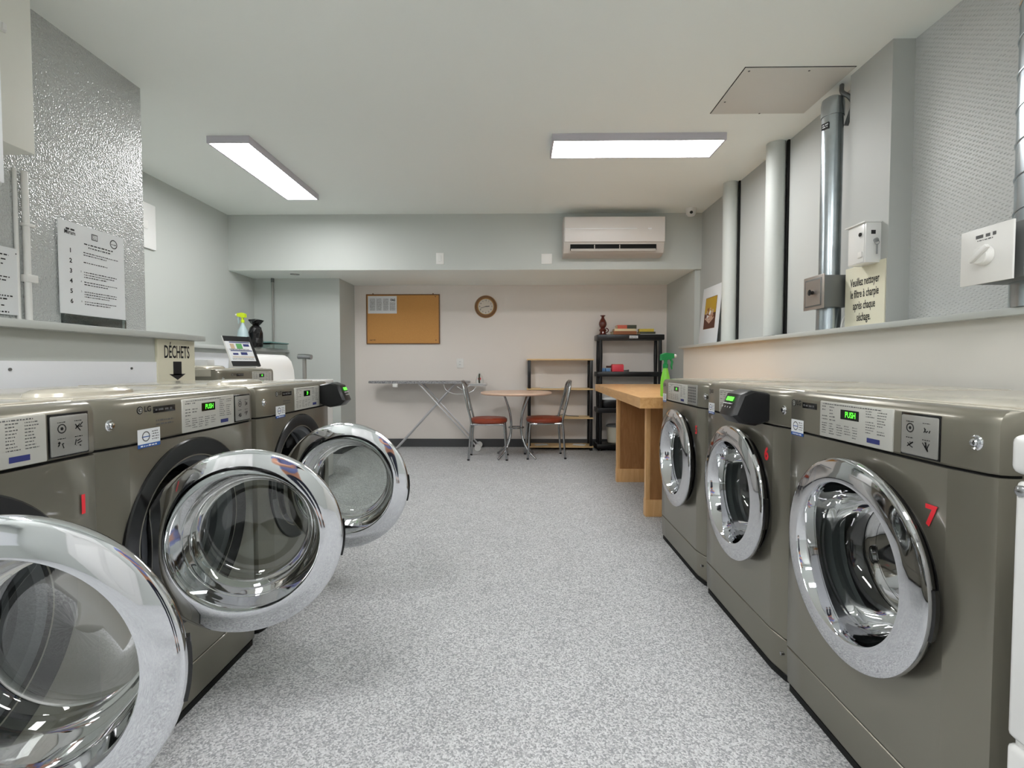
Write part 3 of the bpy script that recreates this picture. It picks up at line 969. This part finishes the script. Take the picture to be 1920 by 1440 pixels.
t = thing('air_conditioner', 'white wall-mounted air conditioner on the bulkhead at right', 'air conditioner', (.98, 5.367, 2.215))
hw = .52
pr = [(0, .0), (-.12, .0), (-.165, .02), (-.19, .06), (-.205, .12), (-.205, .37), (-.19, .385), (0, .385)]
G('ac_grey').loft([[(x, y, z) for y, z in pr] for x in (-hw, hw)]).obj('housing', t)
G('ac_white').box(-hw + .008, hw + .003, -.222, -.203, .125, .382, .006, 3).obj('front_panel', t)
g = G('gap').box(-hw + .07, hw - .08, -.2015, -.150, .045, .105, .001)
g.obj('outlet_slot', t)
g = G('ac_grey').box(-hw + .075, hw - .085, -.006, .006, -.024, .024, .003, T=Matrix.Translation((0, -.197, .054)) @ Matrix.Rotation(-.35, 4, 'X'))
for x in (-.2, .06): g.box(x - .004, x + .004, -.212, -.19, .05, .098, .002)
g.obj('louver', t)
g = G('white_bright').box(-hw + .012, .235, -.2235, -.2215, .256, .263, .0008)
g.box(.345, .385, -.2235, -.2215, .25, .266, .003)
g.obj('trim_strip', t)  # reflection on the front panel, put in as white strips

t = thing('dome_camera', 'small white dome camera in the corner right of the air conditioner', 'security camera', (1.79, 5.22, H))
G('white_plastic').lathe([(.0005, 0), (.055, 0), (.058, -.02), (.052, -.035)], n=32).obj('base', t)
g = G('white_plastic').lathe([(.052, -.030), (.050, -.055), (.036, -.075), (.0005, -.082)], n=32)
g.obj('dome', t)
G('black').lathe([(.016, 0), (.014, .006), (.0005, .008)], n=20).obj('lens', t, (-.012, -.046, -.052), (math.radians(80), 0, -.25))
t = thing('recessed_downlight', 'small dark recessed spotlight under the bulkhead at left', 'spotlight', (-2.549, 5.60, 2.1))
G('steel').lathe([(.032, -.001), (.050, -.004), (.052, 0)], n=32).obj('trim_ring', t)
G('black').lathe([(.0005, -.0015), (.033, -.0015)], n=24).obj('reflector', t)
G('white_plastic').lathe([(.0005, -.006), (.013, -.005), (.014, -.001)], n=20).obj('bulb', t)

# ------------------------------------------------------------ right wall: pipes, ducts, signs
def wpipe(x, y, r, label):
    tag(G('wall').lathe([(r, 0), (r, H - 1.262)], n=40, caps=True).obj('boxed_pipe', loc=(x, y, 1.262)), label, 'pipe', 'painted vertical pipes on the right wall')
wpipe(1.893, 4.50, .062, 'pale painted vertical pipe on the right wall, farther one beside the flower picture')
wpipe(1.893, 3.715, .066, 'pale painted vertical pipe on the right wall, nearer and thicker of the two')
g = G('gap').lathe([(.0005, 0), (.11, 0), (.075, .014), (.0005, .024)], n=32, a0=0, a1=2 * PI)
tag(g.obj('pipe_collar', loc=(1.845, 3.60, 1.262)), 'low black collar on the ledge at the foot of the thicker painted pipe', 'collar')

def duct(name, label, x, y, r, ztop, spiral):
    t = thing(name, label, 'duct', (x, y, 1.262))
    h = ztop - 1.262
    G('galv').lathe([(r, 0), (r, h)], n=64, caps=True).obj('pipe', t)
    if spiral:
        pts = []
        turns = int((h - .30) / .115)
        for k in range(turns * 40 + 1):
            a = 2 * PI * k / 40
            pts.append(((r + .001) * math.cos(a), (r + .001) * math.sin(a), .27 + .115 * k / 40))
        G('galv').tube(pts, .0026, 6).obj('spiral_seam', t)
    return t
d1 = duct('spiral_duct', 'large shiny spiral metal duct at the upper right edge', 1.752, 1.65, .10, H, True)
g = G('galv_dark').box(-.175, .09, -.075, .10, .085, .262, .002)
b1 = g.obj('damper_box', d1)
G('galv').lathe([(.106, 0), (.106, .085)], n=64, caps=True).obj('sleeve', d1)
g = G('white_plastic').box(-.205, -.198, -.070, .113, .079, .265, .001)
F = frame((-.2054, .0215, .172), (0, -1, 0), (0, 0, 1))
g.use('grey_print').lines(F, -.036, .036, [.059], .012, .98, 33)
g.lines(F, -.03, .03, [.050], .004, .95, 31)
p1 = g.obj('damper_plate', b1)
g = G('white_plastic').lathe([(.0005, -.022), (.026, -.022), (.030, -.018), (.033, 0)], (-.206, .0215, .170), 'x', 36)
g.box(-.014, 0, -.045, .03, -.008, .008, .004, T=Matrix.Translation((-.226, .0215, .170)) @ Matrix.Rotation(math.radians(-35), 4, 'X'))
g.obj('knob', p1)

d2 = duct('vent_pipe', 'slim galvanised vertical vent pipe on the right wall beside the column', 1.842, 2.975, .056, 2.60, False)
g = G('galv').lathe([(.058, 1.26), (.060, 1.262), (.060, 1.335), (.056, 1.36), (.035, 1.375), (.0005, 1.38)], n=48)
g.obj('end_cap', d2)
g = G('galv_dark').box(-.092, .06, -.098, .065, .142, .325, .002)
b2 = g.obj('damper_box', d2)
g = G('alu').box(-.098, -.092, -.108, .088, .135, .332, .001)
g.use('galv_dark').box(-.101, -.098, -.090, .070, .152, .315, .001)
g.use('alu').box(-.1012, -.1008, -.082, .062, .160, .307)
p2 = g.obj('damper_plate', b2)
G('black').lathe([(.012, 0), (.012, -.012), (.018, -.02), (.0005, -.024)], (-.101, -.01, .235), 'x', 20).obj('knob', p2)
G('galv').lathe([(.064, 0), (.064, .142)], n=48, caps=True).obj('sleeve', d2)
g = G('black_print').flat(frame((-.054, -.0212, 1.20), (.37, -.93, 0), (0, 0, 1)), -.024, .022, -.018, .020)
g.use('paper').lines(frame((-.0551, -.0216, 1.20), (.37, -.93, 0), (0, 0, 1)), -.018, .018, [-.008, .004], .008, .95, 12)
g.obj('maker_label', d2, smooth=False)
G('galv_dark').tube(curve([(.03, -.03, 1.43), (.02, -.05, 1.38), (.045, -.075, 1.34), (.075, -.06, 1.30), (.06, -.03, 1.20)]), .012, 10).obj('hanging_cable', d2)
G('white_plastic').tube(curve([(.02, -.085, .0), (.03, -.085, .06), (.06, -.085, .11), (.09, -.08, .15)]), .006, 8).obj('cable', d2)

g = G('cream').box(1.862, 1.8679, 2.552, 2.858, 1.263, 1.612, .001)
F = frame((1.8612, 2.703, 1.44), (0, -1, 0), (0, 0, 1))
g.use('black_print')
for k, s in enumerate(('Veuillez nettoyer', 'le filtre à charpie', 'après chaque', 'séchage.')):
    g.text(s, F, .062, .52, .017, off=(0, .082 - .064 * k))
tag(g.obj('lint_sign', smooth=False), 'cream sign about cleaning the lint filter, on the column below the coin box', 'sign')

t = thing('coin_box', 'small pale lockable coin box with keys on the right column', 'coin box', (1.868, 2.66, 1.60))
G('white_enamel').box(-.078, 0, -.066, .066, 0, .205, .002).obj('body', t)
g = G('white_enamel').box(-.090, 0, -.070, .085, .205, .211, .001); g.obj('lid', t)
g = G('white_enamel').box(-.081, -.078, -.055, .066, .005, .20, .001)
g.use('grey_print').lathe([(.014, -.003), (.012, 0), (.0005, 0)], (-.079, -.035, .145), 'x', 20)
g.use('black').cyl((-.082, -.03, .150), (-.086, -.03, .150), .010, 20)
g.use('white_plastic').box(-.086, -.081, -.045, -.015, .03, .06, .002)
g.obj('front_plate', t)
G('black_print').box(-.052, -.030, -.0675, -.066, .145, .165).obj('label_plate', t)
G('steel').cyl((-.030, -.066, .112), (-.030, -.078, .112), .011, 16).obj('lock', t)
g = G('steel')
g.tube([(-.030 + .012 * math.cos(a), -.079, .100 + .012 * math.sin(a)) for a in [2 * PI * k / 16 for k in range(16)]], .0018, 6, closed=True)
g.box(-.034, -.026, -.080, -.078, .04, .092)
g.obj('keys', t)

# flower picture leaning on the right ledge
A = Vector((1.885, 5.235, 1.263)); rn = Vector((0, -1, 0)); un = Vector((.055, 0, .60)).normalized()
F0 = frame((0, 0, 0), rn, un)
t = thing('flower_picture', 'white-matted picture of blossoms leaning on the far end of the right ledge', 'picture', tuple(A))
G('paper').box(0, .47, 0, .60, -.008, 0, .001, T=F0).obj('mat_board', t)
g = G('brown_frame').box(.10, .39, .17, .49, .0003, .0016, T=F0)
Fp_ = F0 @ Matrix.Translation((.105, .175, .0022))
g.use('ochre').flat(Fp_, 0, .28, .15, .31)
g.use('umber').flat(Fp_, 0, .28, 0, .15)
F1 = F0 @ Matrix.Translation((.105, .175, .0028))
g.use('flower')
rd = random.Random(3)
g.quad([F1 @ Vector(p) for p in ((.02, .10, 0), (.14, .045, 0), (.26, .10, 0), (.15, .15, 0))])
for _ in range(26):
    a = rd.uniform(0, PI); q = rd.uniform(0, .09)
    F1 = F1 @ Matrix.Translation((0, 0, .0001))
    g.use(rd.choice(['flower', 'paper', 'book_brown', 'flower'])).disc(F1, .14 + q * math.cos(a) * 1.1, .10 + q * math.sin(a) * 1.25, rd.uniform(.010, .022), 9)
g.obj('painting', t, smooth=False)

# ------------------------------------------------------------ wooden work table
t = thing('work_table', 'honey-coloured wooden work table with thick top beside the right dryers', 'table', (.9, 4.3, 0))
P = [(.775 - .9, 3.16 - 4.3), (1.69 - .9, 3.16 - 4.3), (1.69 - .9, 5.12 - 4.3), (1.69 - .9, 5.40 - 4.3), (.83 - .9, 5.40 - 4.3)]
g = G('table_wood').prism(P, 'z', .79, .86)
g.obj('tabletop', t)
for y in (3.46, 4.49):
    g = G('leg_wood').box(.022, .70, y - 4.3, y - 4.3 + .04, 0, .79)
    g.use('edge_wood').box(-.008, .022, y - 4.3 - .002, y - 4.3 + .042, 0, .79, .001)
    g.box(-.010, .70, y - 4.3 - .012, y - 4.3 + .052, 0, .12, .001)
    g.obj('leg', t)
trigger_bottle('spray_bottle', 'lime green spray bottle with dark green head behind the farthest right dryer', .975, 3.30, .86, .3, 'lime', 'green', .93, .8)

# ------------------------------------------------------------ shelving units
t = thing('plastic_shelving', 'black plastic shelving unit in the corner of the far wall', 'shelving unit', (1.377, 6.10, 0))
hw = .412
zs = (.02, .474, .925, 1.378)
for z, th in zip(zs, (.065, .06, .058, .067)):
    G('black_matt').box(-hw, hw, 0, .27, z, z + th, .008, 2).obj('shelf', t)
for x in (-hw + .045, hw - .045):
    for y in (.035, .235):
        g = G('black_matt')
        for a, b in ((.0, .02), (.085, .474), (.534, .925), (.983, 1.378)):
            g.lathe([(.020, a), (.024, (a + b) / 2), (.020, b)], (x, y, 0), 'z', 20, caps=True)
        g.obj('leg', t)
g = G('paper').box(-.02, .085, -.002, .0, 1.397, 1.430, .0005)
g.use('black_print').lines(frame((-.01, -.0025, 1.403), (1, 0, 0), (0, 0, 1)), 0, .085, [0, .012], .006, .9, 5)
g.obj('label_strip', t, smooth=False)

t = thing('wood_shelving', 'low shelving unit with pale wood shelves and black posts, left of the black one', 'shelving unit', (.512, 6.12, 0))
hw = .415
for z in (.055, .415, .775, 1.145):
    G('shelf_wood').box(-hw, hw, 0, .26, z - .018, z, .002).obj('shelf', t)
for x in (-hw + .03, hw - .03):
    for y in (.025, .235):
        g = G('black_matt')
        for a, b in ((0, .037), (.055, .397), (.415, .757), (.775, 1.127)):
            g.box(x - .018, x + .018, y - .016, y + .016, a, b, .002)
        g.obj('leg', t)
# crumpled paper / cables lying on its shelves
tag(G('grey_print').tube(curve([(.23, 6.2, .424), (.40, 6.17, .428), (.50, 6.2, .434), (.55, 6.15, .450), (.62, 6.2, .430), (.75, 6.18, .426)]), .005, 6).obj('cable'),
    'thin dark cable lying on the third shelf of the wood shelving', 'cable')
def papers(x, y, z, wd, rot, name, label):
    t_ = G('paper')
    t_.box(-wd / 2, wd / 2, -.05, .05, 0, .004)
    t_.box(-wd / 2, wd / 2 - .03, -.04, .045, .004, .008, T=Matrix.Rotation(.3, 4, 'Z'))
    tag(t_.obj(name, loc=(x, y, z), rot=(0, 0, rot)), label, 'papers')
papers(.28, 6.22, .057, .16, .2, 'paper_sheets', 'loose pale papers at the left of the bottom wood shelf')
papers(.76, 6.22, .057, .15, -.4, 'paper_sheets', 'loose pale papers at the right of the bottom wood shelf')
papers(.40, 6.22, .777, .26, .1, 'paper_sheets', 'loose pale papers on the second wood shelf from the top')

# things on the black unit
Z1 = 1.445
t = thing('ceramic_lamp', 'small brown glazed ceramic oil lamp on top of the black shelving', 'ornament', (1.045, 6.2, Z1))
G('brown_glaze').lathe([(.0005, 0), (.048, 0), (.050, .012), (.040, .02), (.036, .04), (.044, .05), (.046, .062), (.032, .075), (.028, .088)], n=28).obj('base', t)
g = G('brown_glaze').lathe([(.028, .088), (.040, .10), (.050, .13), (.047, .155), (.034, .185), (.020, .205), (.017, .225), (.032, .235), (.034, .242), (.0005, .243)], n=28)
g.obj('globe', t)
G('brown_glaze').tube([(.036 + .026 * math.cos(a) + .006, -.01, .055 + .026 * math.sin(a)) for a in [PI * (-.6 + 1.2 * k / 12) for k in range(13)]], .006, 8).obj('handle', t)

def book(x, y, z, wd, dp, th, cover, label, rot=0, half=None):
    t = thing('book', label, 'book', (x, y, z), rot, 'books lying on top of the black shelving')
    G('book_cream').box(-wd / 2 + .004, wd / 2 - .006, -dp / 2 + .004, dp / 2 - .004, .003, th - .003).obj('pages', t)
    g = G(cover)
    g.box(-wd / 2, wd / 2, -dp / 2, dp / 2, 0, .003).box(-wd / 2, wd / 2, -dp / 2, dp / 2, th - .003, th)
    if half:
        g.box(-wd / 2, 0, -dp / 2 - .002, -dp / 2 + .003, 0, th, .001)
        g.use(half).box(0, wd / 2, -dp / 2 - .002, -dp / 2 + .003, 0, th, .001)
    else:
        g.box(-wd / 2, wd / 2, -dp / 2 - .002, -dp / 2 + .003, 0, th, .001)
    g.obj('cover', t)
book(1.305, 6.22, Z1, .29, .19, .042, 'book_brown', 'brown book at the bottom of the left stack on the black shelving', .03)
book(1.310, 6.22, Z1 + .042, .26, .18, .030, 'book_cream', 'cream book between the brown and the red-and-dark book', -.02)
book(1.335, 6.22, Z1 + .072, .235, .16, .046, 'book_red', 'book with salmon and dark spine topping the left stack', .0, 'book_dark')
book(1.590, 6.22, Z1 + .006, .19, .15, .030, 'book_dark', 'dark paperback under the yellow one, right stack on the black shelving', .05)
book(1.585, 6.22, Z1 + .036, .18, .14, .036, 'book_yellow', 'yellow paperback topping the right stack on the black shelving', -.1)
tag(G('paper').box(1.49, 1.77, 6.12, 6.33, Z1, Z1 + .005, .001).obj('folded_paper'), 'white paper sheet under the right stack of books', 'paper')

Z2 = .986
for x, lb in ((1.045, 'pale blue small box, left one on the second black shelf'), (1.105, 'pale blue small box beside the red box')):
    tag(G('blue_box').box(-.026, .026, -.04, .04, 0, .042, .003).obj('blue_carton', loc=(x, 6.18, Z2 + .001)), lb, 'box', 'pale blue boxes on the black shelving')
t = thing('red_carton', 'red cardboard box on the second black shelf', 'box', (1.225, 6.18, Z2))
G('red_box').box(-.072, .072, -.05, .05, 0, .085, .004).obj('box', t)
g = G('book_red').box(-.065, .065, -.045, .045, .085, .094, .002); g.obj('flap', t)
tag(G('umber').cyl((-.035, 0, .02), (.035, 0, .02), .012, 12).obj('dark_roll', loc=(1.125, 6.20, Z2 + .055 - .0145), rot=(0, 0, .1)), 'short dark brown roll between the blue and red boxes', 'roll')
tag(G('grey_print').tube([(0, 0, .01), (.05, .01, .01), (.07, .0, .012)], [.008, .010, .014], 10).obj('hand_brush', loc=(1.305, 6.2, Z2)), 'small dark brush lying right of the red box', 'brush')
Z3 = .535
t = thing('folded_bag', 'black and white folded bag on the third black shelf behind the table', 'bag', (1.17, 6.22, Z3))
ring = lambda s, z: [(.15 * s * math.copysign(abs(math.cos(a)) ** .6, math.cos(a)) , .10 * s * math.copysign(abs(math.sin(a)) ** .6, math.sin(a)), z) for a in [2 * PI * k / 24 for k in range(24)]]
G('black_matt').loft([ring(.9, 0), ring(1, .02), ring(1, .07), ring(.9, .10)]).obj('bag', t)
G('paper').loft([ring(.92, .10), ring(.95, .115), ring(.8, .13)]).obj('lining', t)
Z4 = .086
t = thing('bucket', 'beige plastic tub with grey lid on the bottom black shelf', 'bucket', (1.215, 6.24, Z4))
G('beige').lathe([(.0005, 0), (.085, 0), (.095, .01), (.108, .20), (.112, .21)], n=36).obj('tub', t)
G('galv_dark').lathe([(.0005, .235), (.10, .232), (.116, .22), (.116, .205), (.110, .205)], n=36).obj('lid', t)

# ------------------------------------------------------------ bistro table and chairs
t = thing('bistro_table', 'round pedestal table with pinkish wood top and curved chrome legs', 'table', (-.035, 5.70, 0))
G('rt_wood').lathe([(.0005, .728), (.385, .728), (.405, .734), (.412, .745), (.408, .757), (.0005, .758)], n=72).obj('tabletop', t)
for k in range(4):
    a = math.radians(-42 + 90 * k)
    pts = [(.20, .727), (.165, .66), (.105, .52), (.082, .38), (.10, .24), (.17, .11), (.30, .012)]
    G('steel').tube(curve([(r * math.cos(a), r * math.sin(a), z) for r, z in pts]), .012, 12).obj('leg', t)
G('steel').tube([(.085 * math.cos(x), .085 * math.sin(x), .345) for x in [2 * PI * k / 32 for k in range(32)]], .009, 10, closed=True).obj('ring', t)

def make_chair(label):
    t = thing('bistro_chair', label, 'chair', (0, 0, 0), 0, 'chrome chairs at the round table')
    rr = lambda s, z: [(.21 * s * math.copysign(abs(math.cos(a)) ** .8, math.cos(a)), .195 * s * math.copysign(abs(math.sin(a)) ** .8, math.sin(a)), z) for a in [2 * PI * k / 48 for k in range(48)]]
    G('seat').loft([rr(.90, .412), rr(.97, .418), rr(1.0, .434), rr(.985, .452), rr(.90, .466), rr(.6, .474), rr(.2, .477)]).obj('seat', t)
    for s in (-1, 1):
        G('steel').tube(curve([(.13, .15 * s, .405), (.165, .155 * s, .398), (.180, .158 * s, .37), (.205, .165 * s, .012)], 6), .012, 12).obj('leg', t)
        G('steel').tube(curve([(-.15, .15 * s, .405), (-.18, .155 * s, .40), (-.195, .158 * s, .37), (-.22, .165 * s, .012)], 6), .012, 12).obj('leg', t)
    g = G('steel')
    # outer hoop of the backrest: up one side, over the top and down the other
    side = lambda s: [(-.19, .15 * s, .37), (-.195, .155 * s, .46), (-.235, .16 * s, .62), (-.27, .15 * s, .78), (-.285, .115 * s, .855)]
    g.tube(curve(side(1) + [(-.30, .05, .885), (-.285, 0, .868), (-.30, -.05, .885)] + side(-1)[::-1], 6), .012, 12)
    g.obj('back_frame', t)
    g = G('steel')
    for s in (-1, 1):
        g.tube(curve([(-.225, .05 * s, .545), (-.245, .075 * s, .65), (-.268, .06 * s, .76), (-.288, .012 * s, .865)], 6), .007, 10)
    g.tube([(-.222, -.158, .545), (-.226, 0, .548), (-.222, .158, .545)], .007, 10)
    g.obj('back_scroll', t)
    g = G('steel').tube([(.17, .155, .395), (.17, -.155, .395)], .009, 10).tube([(-.18, .155, .40), (-.18, -.155, .40)], .009, 10)
    g.tube([(.17, .155, .40), (-.18, .155, .402)], .009, 10).tube([(.17, -.155, .40), (-.18, -.155, .402)], .009, 10)
    g.obj('seat_frame', t)
    for s in (-1, 1):
        for x in (.205, -.22):
            G('black_matt').lathe([(.014, 0), (.014, .018)], (x + (.002 if x > 0 else -.002), .166 * s, 0), 'z', 14, caps=True).obj('foot', t)
    return t
c1 = make_chair('chrome chair with rust-red seat on the left of the round table')
c1.location = (-.345, 5.635, 0)
c2 = copy_tree(c1)
c2['label'] = 'chrome chair with rust-red seat on the right of the round table'
c2.location = (.290, 5.72, 0); c2.rotation_euler = (0, 0, PI + .08)

# ------------------------------------------------------------ ironing board and iron
t = thing('ironing_board', 'silver-covered ironing board on crossed white legs along the far wall', 'ironing board', (-1.27, 6.21, 0))
top = [(-.64, 0), (-.60, -.07), (-.48, -.125), (-.25, -.155), (.3, -.16), (.60, -.155), (.64, -.13), (.64, .13), (.60, .15), (.3, .16), (-.25, .15), (-.48, .125), (-.60, .07)]
M['iron_cover'] = mat('silver_board_cover', (176, 176, 178), 0.4, metal=0.3, noise=(70, (112, 112, 116), 0.1))
g = G('iron_cover')
g.loft([[(x, y, z) for x, y in top] for z in (.838, .842, .862)] + [[(x * .985, y * .95, .868) for x, y in top]])
g.obj('padded_top', t)
M['leg_white'] = mat('pale_metal_legs', (206, 206, 208), 0.3, metal=0.4)
for y0 in (-.11, .11):
    G('leg_white').tube([(.02, y0, .838), (.74, y0, .055)], .010, 12).obj('leg', t)
    G('leg_white').tube([(.47, y0 * .6, .838), (-.285, y0 * .6, .012)], .010, 12).obj('leg', t)
G('leg_white').tube([(-.285, -.13, .013), (-.285, .13, .013)], .011, 12).obj('crossbar', t)
for y0 in (-.125, .125):
    G('white_plastic').cyl((.755, y0 - .013, .04), (.755, y0 + .013, .04), .04, 24).obj('wheel', t)
g = G('leg_white').box(.64, .86, -.12, .12, .826, .834, .002)
g.tube([(.64, -.12, .815), (.85, -.12, .815), (.86, -.10, .815), (.86, .10, .815), (.85, .12, .815), (.64, .12, .815)], .006, 8)
g.tube([(.5, -.12, .80), (.58, -.12, .755), (.62, -.12, .79), (.66, -.12, .815)], .006, 8)
g.obj('iron_rest', t)
G('white_plastic').box(-.29, -.23, -.165, -.155, .795, .838, .003).obj('socket', t)
tag(G('leg_white').tube(curve([(-.93, 6.045, .83), (-.90, 6.04, .76), (-.80, 6.03, .715), (-.66, 6.03, .715), (-.57, 6.035, .75), (-.53, 6.04, .80)]), .005, 8).obj('hanging_cord', t), None)
bpy.data.objects['hanging_cord'].location = (1.27, -6.21, 0)

t = thing('clothes_iron', 'small clothes iron standing upright on the right end of the ironing board', 'iron', (-.50, 6.20, .835), PI / 2)
sole = lambda s, x: [(x, -.045 * s, .0), (x, -.05 * s, .03), (x, -.035 * s, .09), (x, 0, .145), (x, .035 * s, .09), (x, .05 * s, .03), (x, .045 * s, .0)]
G('steel').loft([sole(1, .03), sole(1, .036)]).obj('soleplate', t)
G('white_plastic').loft([sole(.98, .03), sole(.9, .005), sole(.6, -.015)]).obj('shell', t)
G('book_dark').tube(curve([(-.01, 0, .012), (-.045, 0, .03), (-.045, 0, .09), (-.005, 0, .12)]), .011, 10).obj('handle', t)
g = G('red_box').cyl((-.02, 0, .06), (-.01, 0, .06), .02, 14); g.obj('dial', t)

# ------------------------------------------------------------ the photographer, who shows in the chrome door rings
def skinned(name, verts, edges, radii, root, m, parent, levels=2):
    me = bpy.data.meshes.new(name)
    me.from_pydata(verts, edges, [])
    me.materials.append(M[m])
    o = bpy.data.objects.new(name, me)
    col.objects.link(o)
    o.parent = parent
    sk = o.modifiers.new('skin', 'SKIN')
    sk.use_smooth_shade = True
    for i, r in enumerate(radii):
        v = me.skin_vertices[0].data[i]
        v.radius = r if isinstance(r, tuple) else (r, r)
        v.use_root = (i == root)
    sb = o.modifiers.new('smooth', 'SUBSURF')
    sb.levels = sb.render_levels = levels
    return o

def photographer(loc):
    t = thing('person', 'photographer in a blue shirt and dark trousers holding a camera, seen only in the chrome', 'person', loc)
    V = [(0, 0, .93), (0, .01, 1.08), (0, .03, 1.25), (0, .06, 1.40), (0, .09, 1.48), (0, .115, 1.56), (0, .125, 1.64), (0, .12, 1.70)]
    Rd = [(.155, .11), (.145, .10), (.165, .115), (.15, .10), .055, (.07, .08), (.078, .095), (.055, .07)]
    E_ = [(i, i + 1) for i in range(7)]
    for s in (-1, 1):
        b = len(V)
        V += [(.185 * s, .05, 1.39), (.26 * s, .14, 1.16), (.20 * s, .29, 1.08), (.115 * s, .40, 1.05), (.085 * s, .445, 1.045)]
        Rd += [.058, .043, .037, .026, (.036, .02)]
        E_ += [(3, b), (b, b + 1), (b + 1, b + 2), (b + 2, b + 3), (b + 3, b + 4)]
        b = len(V)
        V += [(.095 * s, -.01, .86), (.115 * s, .02, .50), (.12 * s, -.03, .10), (.13 * s, .02, .045), (.14 * s, .13, .035)]
        Rd += [.088, .060, .040, .038, .030]
        E_ += [(0, b), (b, b + 1), (b + 1, b + 2), (b + 2, b + 3), (b + 3, b + 4)]
    skinned('body', V, E_, Rd, 0, 'skin', t)
    for s in (-1, 1):          # fingers closing round the camera, thumb behind it
        for k in range(4):
            z = 1.075 - .019 * k
            ln = (.9, 1.0, .95, .8)[k]
            p = [(.098 * s, .455, z), (.088 * s, .455 + .035 * ln, z), (.070 * s, .455 + .052 * ln, z), (.045 * s, .455 + .050 * ln, z - .002)]
            skinned('finger', p, [(0, 1), (1, 2), (2, 3)], [.0095, .009, .0085, .007], 0, 'skin', t, 1)
        skinned('thumb', [(.092 * s, .43, 1.05), (.075 * s, .425, 1.07), (.055 * s, .428, 1.085)], [(0, 1), (1, 2)], [.011, .010, .008], 0, 'skin', t, 1)
    V = [(0, 0, .90), (0, .01, 1.08), (0, .03, 1.25), (0, .06, 1.40), (0, .08, 1.455)]
    Rd = [(.172, .125), (.162, .118), (.180, .130), (.165, .115), .072]
    E_ = [(i, i + 1) for i in range(4)]
    for s in (-1, 1):
        b = len(V)
        V += [(.187 * s, .05, 1.395), (.245 * s, .115, 1.22)]
        Rd += [.073, .062]
        E_ += [(3, b), (b, b + 1)]
    skinned('shirt', V, E_, Rd, 0, 'shirt', t)
    V = [(0, 0, .94), (0, 0, .86)]
    Rd = [(.165, .12), (.14, .12)]
    E_ = [(0, 1)]
    for s in (-1, 1):
        b = len(V)
        V += [(.10 * s, -.005, .80), (.116 * s, .02, .50), (.122 * s, -.02, .12)]
        Rd += [.100, .078, .066]
        E_ += [(1, b), (b, b + 1), (b + 1, b + 2)]
    skinned('trousers', V, E_, Rd, 0, 'trousers', t)
    skinned('hair', [(0, .07, 1.64), (0, .09, 1.72), (0, .15, 1.745)], [(0, 1), (1, 2)], [(.075, .06), (.082, .07), (.07, .035)], 0, 'hair', t)
    for s in (-1, 1):
        G('black_matt').box(-.045, .05, -.05, .115, -.04, .035, .02, 3, T=Matrix.Translation((.125 * s, 0, .04))).obj('shoe', t)
        G('skin').lathe([(.0005, -.012), (.010, -.008), (.012, 0), (.008, .012), (.0005, .018)], (.083 * s, .12, 1.625), 'z', 12).obj('ear', t)
        G('black').lathe([(.0005, .008), (.008, .005), (.010, 0)], (.032 * s, .208, 1.645), 'y', 12).obj('eye', t)
    G('skin').loft([[(-.006, .205, 1.65), (.006, .205, 1.65), (0, .212, 1.65)], [(-.016, .205, 1.605), (.016, .205, 1.605), (0, .238, 1.610)], [(-.010, .205, 1.598), (.010, .205, 1.598), (0, .215, 1.598)]]).obj('nose', t)
    G('red_box').box(-.022, .022, .196, .204, 1.574, 1.582, .003).obj('mouth', t)
    return t
PX, PY = -.03, -.60
photographer((PX, PY, 0))
t = thing('camera_body', 'black camera held by the photographer, seen only in the chrome', 'camera', (PX + .03, PY + .515, 1.065))
G('black_matt').box(-.065, .065, -.03, .02, -.045, .04, .008, 3).box(-.025, .025, -.03, .018, .038, .058, .006, 2).obj('housing', t)
G('black').lathe([(.034, .02), (.036, .024), (.036, .055), (.030, .06), (.026, .05), (.0005, .048)], ax='y', n=32).obj('lens', t)
